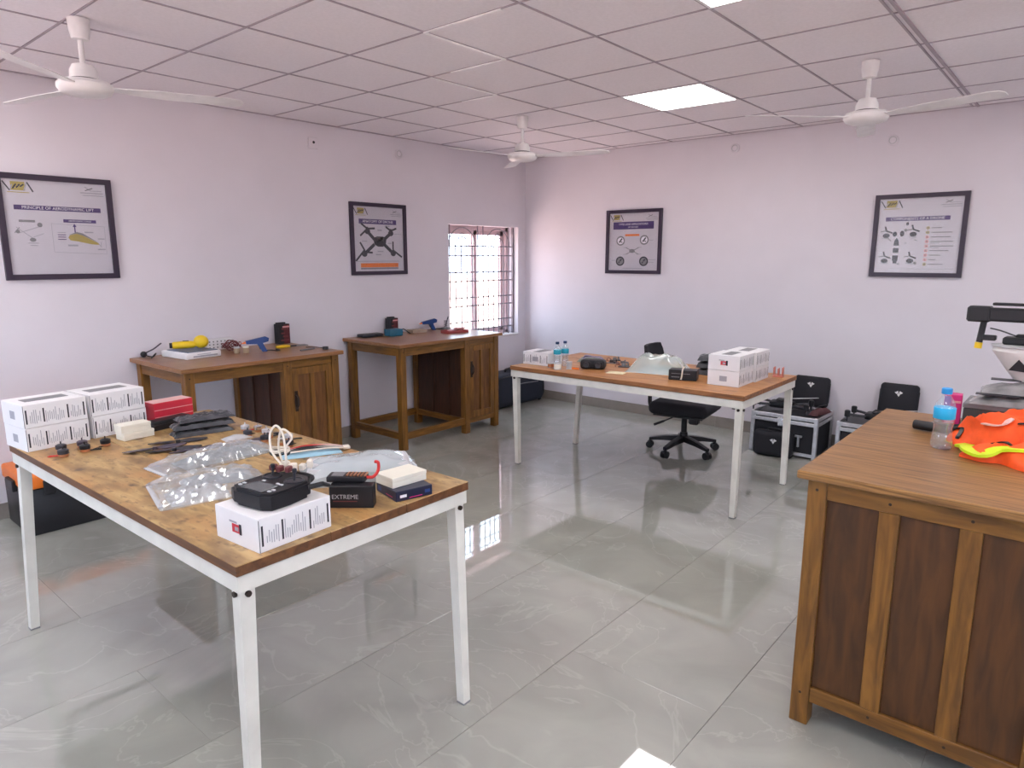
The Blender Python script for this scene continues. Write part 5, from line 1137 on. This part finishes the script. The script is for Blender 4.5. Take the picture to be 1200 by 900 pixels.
# ------------------------------------------------------------------ flight cases by the back wall
M_leaf = plain('white_emblem', (0.75, 0.75, 0.75, 1), 0.5)
def emblem(parent, M, s):
    e = MB()
    e.prism([(-1 * s, 0.35 * s), (-0.2 * s, 0.8 * s), (-0.05 * s, 0.2 * s), (-0.5 * s, -0.05 * s)], 0, 0.0015, M=M); e.prism([(1 * s, 0.35 * s), (0.5 * s, -0.05 * s), (0.05 * s, 0.2 * s), (0.2 * s, 0.8 * s)], 0, 0.0015, M=M)
    e.prism([(-0.4 * s, -0.1 * s), (0.0, 0.15 * s), (0.4 * s, -0.1 * s), (0.05 * s, -0.75 * s)], 0, 0.0015, M=M)
    return e.build('emblem', M_leaf, parent, smooth=0)
X90 = Matrix.Rotation(PI / 2, 4, 'X')
def flight_case(loc, rz, label, W_, D_, Hc):
    r = thing('flight_case', label, 'case', loc, rz, 'open flight cases by the back wall')
    b = MB(); t = 0.012; z0 = 0.03; z1 = Hc - 0.05
    b.box(-W_ / 2 + 0.012, W_ / 2 - 0.012, -D_ / 2 + 0.012, -D_ / 2 + 0.012 + t, z0, z1); b.box(-W_ / 2 + 0.012, W_ / 2 - 0.012, D_ / 2 - 0.012 - t, D_ / 2 - 0.012, z0, z1)
    b.box(-W_ / 2 + 0.012, -W_ / 2 + 0.012 + t, -D_ / 2 + 0.024, D_ / 2 - 0.024, z0, z1); b.box(W_ / 2 - 0.012 - t, W_ / 2 - 0.012, -D_ / 2 + 0.024, D_ / 2 - 0.024, z0, z1)
    b.box(-W_ / 2 + 0.024, W_ / 2 - 0.024, -D_ / 2 + 0.024, D_ / 2 - 0.024, z0, z0 + t)
    b.build('shell', M_blackm, r, smooth=0)
    MB().box(-W_ / 2 + 0.026, W_ / 2 - 0.026, -D_ / 2 + 0.026, D_ / 2 - 0.026, z0 + 0.014, Hc - 0.006).build('foam_insert', M_dark, r, smooth=0)
    for (za, zb_) in ((Hc - 0.072, Hc - 0.042), (Hc - 0.032, Hc)):
        for q in (-1, 1):
            e = MB(); y0, y1 = sorted((q * D_ / 2, q * (D_ / 2 - 0.012))); e.box(-W_ / 2, W_ / 2, y0, y1, za, zb_, bev=0.003); e.build('edge_rail', M_alu, r, smooth=0)
            e = MB(); x0, x1 = sorted((q * W_ / 2, q * (W_ / 2 - 0.012))); e.box(x0, x1, -D_ / 2 + 0.0125, D_ / 2 - 0.0125, za, zb_, bev=0.003); e.build('edge_rail', M_alu, r, smooth=0)
    for sx in (-1, 1):
        for sy in (-1, 1):
            x0, x1 = sorted((sx * W_ / 2, sx * (W_ / 2 - 0.03))); y0, y1 = sorted((sy * D_ / 2, sy * (D_ / 2 - 0.03)))
            x0 -= 0.001; x1 += 0.001; y0 -= 0.001; y1 += 0.001
            MB().box(x0, x1, y0, y1, 0.0, Hc + 0.002, bev=0.004).build('corner_post', M_alu, r, smooth=0)
    for q in (-1, 1):
        y0, y1 = sorted((q * D_ / 2, q * (D_ / 2 - 0.011))); MB().box(-W_ / 2 + 0.031, W_ / 2 - 0.031, y0, y1, 0.02, 0.045).build('edge_rail', M_alu, r, smooth=0)
    l = MB(); l.box(-0.045, 0.02, -D_ / 2 - 0.010, -D_ / 2 - 0.0005, Hc - 0.10, Hc - 0.025, bev=0.003); l.cyl((-0.012, -D_ / 2 - 0.018, Hc - 0.06), (-0.012, -D_ / 2 - 0.01, Hc - 0.06), 0.018, n=14); l.build('latch', M_chrome, r)
    l = MB(); l.box(0.10, 0.155, -D_ / 2 - 0.006, -D_ / 2 + 0.0115, Hc - 0.17, Hc - 0.155); l.box(0.12, 0.135, -D_ / 2 - 0.006, -D_ / 2 + 0.0115, Hc - 0.25, Hc - 0.17); l.build('pull', M_alu, r, smooth=0)
    return r
def lid_bag(loc, rz, label, w_, h_, tilt):
    r = thing('case_lid', label, 'lid', loc, rz, 'black padded lids leaning on the back wall')
    M = Matrix.Rotation(tilt, 4, 'X')
    MB().box(-w_ / 2, w_ / 2, -0.03, 0.03, 0.0, h_, bev=0.028, seg=4, M=M).build('pad', M_blackm, r, smooth=60)
    emblem(r, M @ Matrix.Translation((0.0, -0.0305, h_ * 0.72)) @ X90, 0.03)
    MB().tube([M @ Vector((w_ / 2 * 0.99 * a, 0.0, h_ * b_)) for a, b_ in ((-0.9, 0.02), (-1, 0.2), (-1, 0.8), (-0.85, 0.985), (0.85, 0.985), (1, 0.8), (1, 0.2), (0.9, 0.02))], 0.006, 6).build('piping', M_black, r)
    return r
def case_drone(loc, rz, label):
    r = thing('drone', label, 'drone', loc, rz, 'folded drones in the open flight cases')
    b = MB(); b.box(-0.10, 0.10, -0.06, 0.06, 0.02, 0.075, bev=0.018, seg=2); b.box(-0.05, 0.05, -0.045, 0.045, 0.07, 0.095, bev=0.01); b.build('body', M_black, r)
    for sx, sy in ((1, 1), (1, -1), (-1, 1), (-1, -1)):
        a = MB(); e = Vector((sx * 0.21, sy * 0.10, 0.055)); a.tube([(sx * 0.07, sy * 0.04, 0.045), (sx * 0.14, sy * 0.08, 0.05), e], 0.011, 8); am = a.build('arm', M_dark, r)
        m_ = MB(); m_.lathe([(0.018, -0.02), (0.022, -0.015), (0.022, 0.028), (0.015, 0.034)], 14, c=e); m_.build('motor', M_black, am)
        g_ = MB(); g_.tube([e + Vector((0, 0, -0.02)), Vector((e.x, e.y, 0.0))], 0.007, 6); g_.build('landing_foot', M_dark, am)
    p = MB(); p.prism([(-0.16, -0.012), (0.0, -0.016), (0.16, -0.010), (0.16, 0.008), (0.0, 0.014), (-0.16, 0.010)], 0, 0.003, M=Matrix.Translation((0.12, 0.10, 0.092)) @ Matrix.Rotation(0.7, 4, 'Z'))
    p.build('propeller', M_lgrey, r)
    return r
W1, Dp, Hc = 0.54, 0.42, 0.345
flight_case((-1.845, 5.825, 0), 0.0, 'open black flight case with aluminium edges nearer the far table', W1, Dp, Hc)
flight_case((-1.19, 5.95, 0), 0.0, 'open black flight case half hidden behind the right-hand desk', 0.56, 0.42, 0.325)
lid_bag((-1.79, 6.085, Hc + 0.0015), 0.0, 'black padded lid with a white emblem above the nearer flight case', 0.30, 0.26, math.radians(-8))
lid_bag((-1.12, 6.11, 0.327), 0.0, 'black padded lid with a white emblem on the flight case at right', 0.28, 0.29, math.radians(-8))
case_drone((-1.925, 5.80, Hc + 0.001), 0.1, 'black folded drone lying in the flight case nearer the far table')
case_drone((-1.20, 5.90, 0.3275), 0.0, 'black folded drone lying in the flight case at right')
MB_m = plain('maroon_fabric', (0.09, 0.03, 0.035, 1), 0.7)
r = thing('maroon_pouch', 'maroon pouch at the right end of the nearer flight case', 'pouch', (-1.628, 5.84, Hc + 0.003), math.radians(80))
crumple('pouch', 0.26, 0.075, 0.06, MB_m, r, seed=71, n=16, amp=0.3, fr=9, flat=False)
MB().tube([(-0.1, 0, 0.062), (0.0, 0.004, 0.064), (0.1, 0.0, 0.060)], 0.003, 6).build('zip', M_dark, r)
r = thing('black_pouch', 'rounded black pouch with a white emblem standing before the flight case', 'pouch', (-1.89, 5.545, 0.0), math.radians(3))
MB().box(-0.16, 0.16, -0.045, 0.045, 0.0, 0.215, bev=0.044, seg=5).build('bag', M_blackm, r, smooth=60)
emblem(r, Matrix.Translation((0.01, -0.0455, 0.135)) @ X90, 0.028)
MB().tube(bez([(-0.05, 0, 0.21), (-0.045, 0, 0.232), (0.045, 0, 0.232), (0.05, 0, 0.21)], 5), 0.006, 6).build('handle', M_black, r)

# ------------------------------------------------------------------ luggage bag and toolbox on the floor
r = thing('luggage_bag', 'dark navy luggage bag on the floor below the window', 'bag', (-4.885, 5.72, 0), PI / 2)
MB().box(-0.41, 0.41, -0.165, 0.165, 0.012, 0.37, bev=0.06, seg=5).build('body', M_navy, r, smooth=60)
for sgn in (-1,):
    pth = [(-0.37, 0.05), (-0.40, 0.12), (-0.38, 0.30), (-0.30, 0.345), (0.30, 0.345), (0.38, 0.30), (0.40, 0.12), (0.37, 0.05)]
    MB().tube(bez([(x, -0.150, z) for x, z in pth], 5), 0.007, 6).build('piping', M_black, r)
p = MB(); p.box(-0.18, 0.28, -0.172, -0.160, 0.06, 0.24, bev=0.006); p.build('front_pocket', M_navy, r)
MB().tube(bez([(-0.17, -0.174, 0.238), (0.0, -0.176, 0.252), (0.27, -0.174, 0.238)], 6), 0.004, 6).build('zip', M_grey, r)
MB().tube(bez([(-0.10, 0, 0.365), (-0.09, 0, 0.40), (0.09, 0, 0.40), (0.10, 0, 0.365)], 5), 0.011, 8).build('handle', M_black, r)
for x in (-0.36, 0.36):
    for y in (-0.12, 0.12): MB().cyl((x - 0.012, y, 0.018), (x + 0.012, y, 0.018), 0.018, n=12).build('wheel', M_black, r)
r = thing('tool_chest', 'black tool chest with an orange lid under the near table', 'tool chest', (-4.81, 1.36, 0), PI / 2)
MB().box(-0.32, 0.32, -0.215, 0.215, 0.0, 0.28, bev=0.012, seg=2).build('body', M_black, r)
MB().box(-0.328, 0.328, -0.222, 0.222, 0.2805, 0.37, bev=0.018, seg=3).build('lid', M_orange, r)
for x in (-0.2, 0.2): MB().box(x - 0.03, x + 0.03, -0.236, -0.2225, 0.24, 0.33, bev=0.004).build('latch', M_black, r)
for x in (-0.335, 0.335): MB().box(x - 0.012, x + 0.012, -0.07, 0.07, 0.25, 0.32, bev=0.005).build('handle', M_black, r)
# small white scrap on the desk's lower rail
r = thing('paper_scrap', 'small white scrap lying on the floor inside the window desk', 'scrap', (-4.72, 3.95, 0.0), 0.5)
MB().box(-0.03, 0.03, -0.012, 0.012, 0.0004, 0.006, M=Matrix.Rotation(0.1, 4, 'X')).build('scrap', M_cream, r, smooth=0)
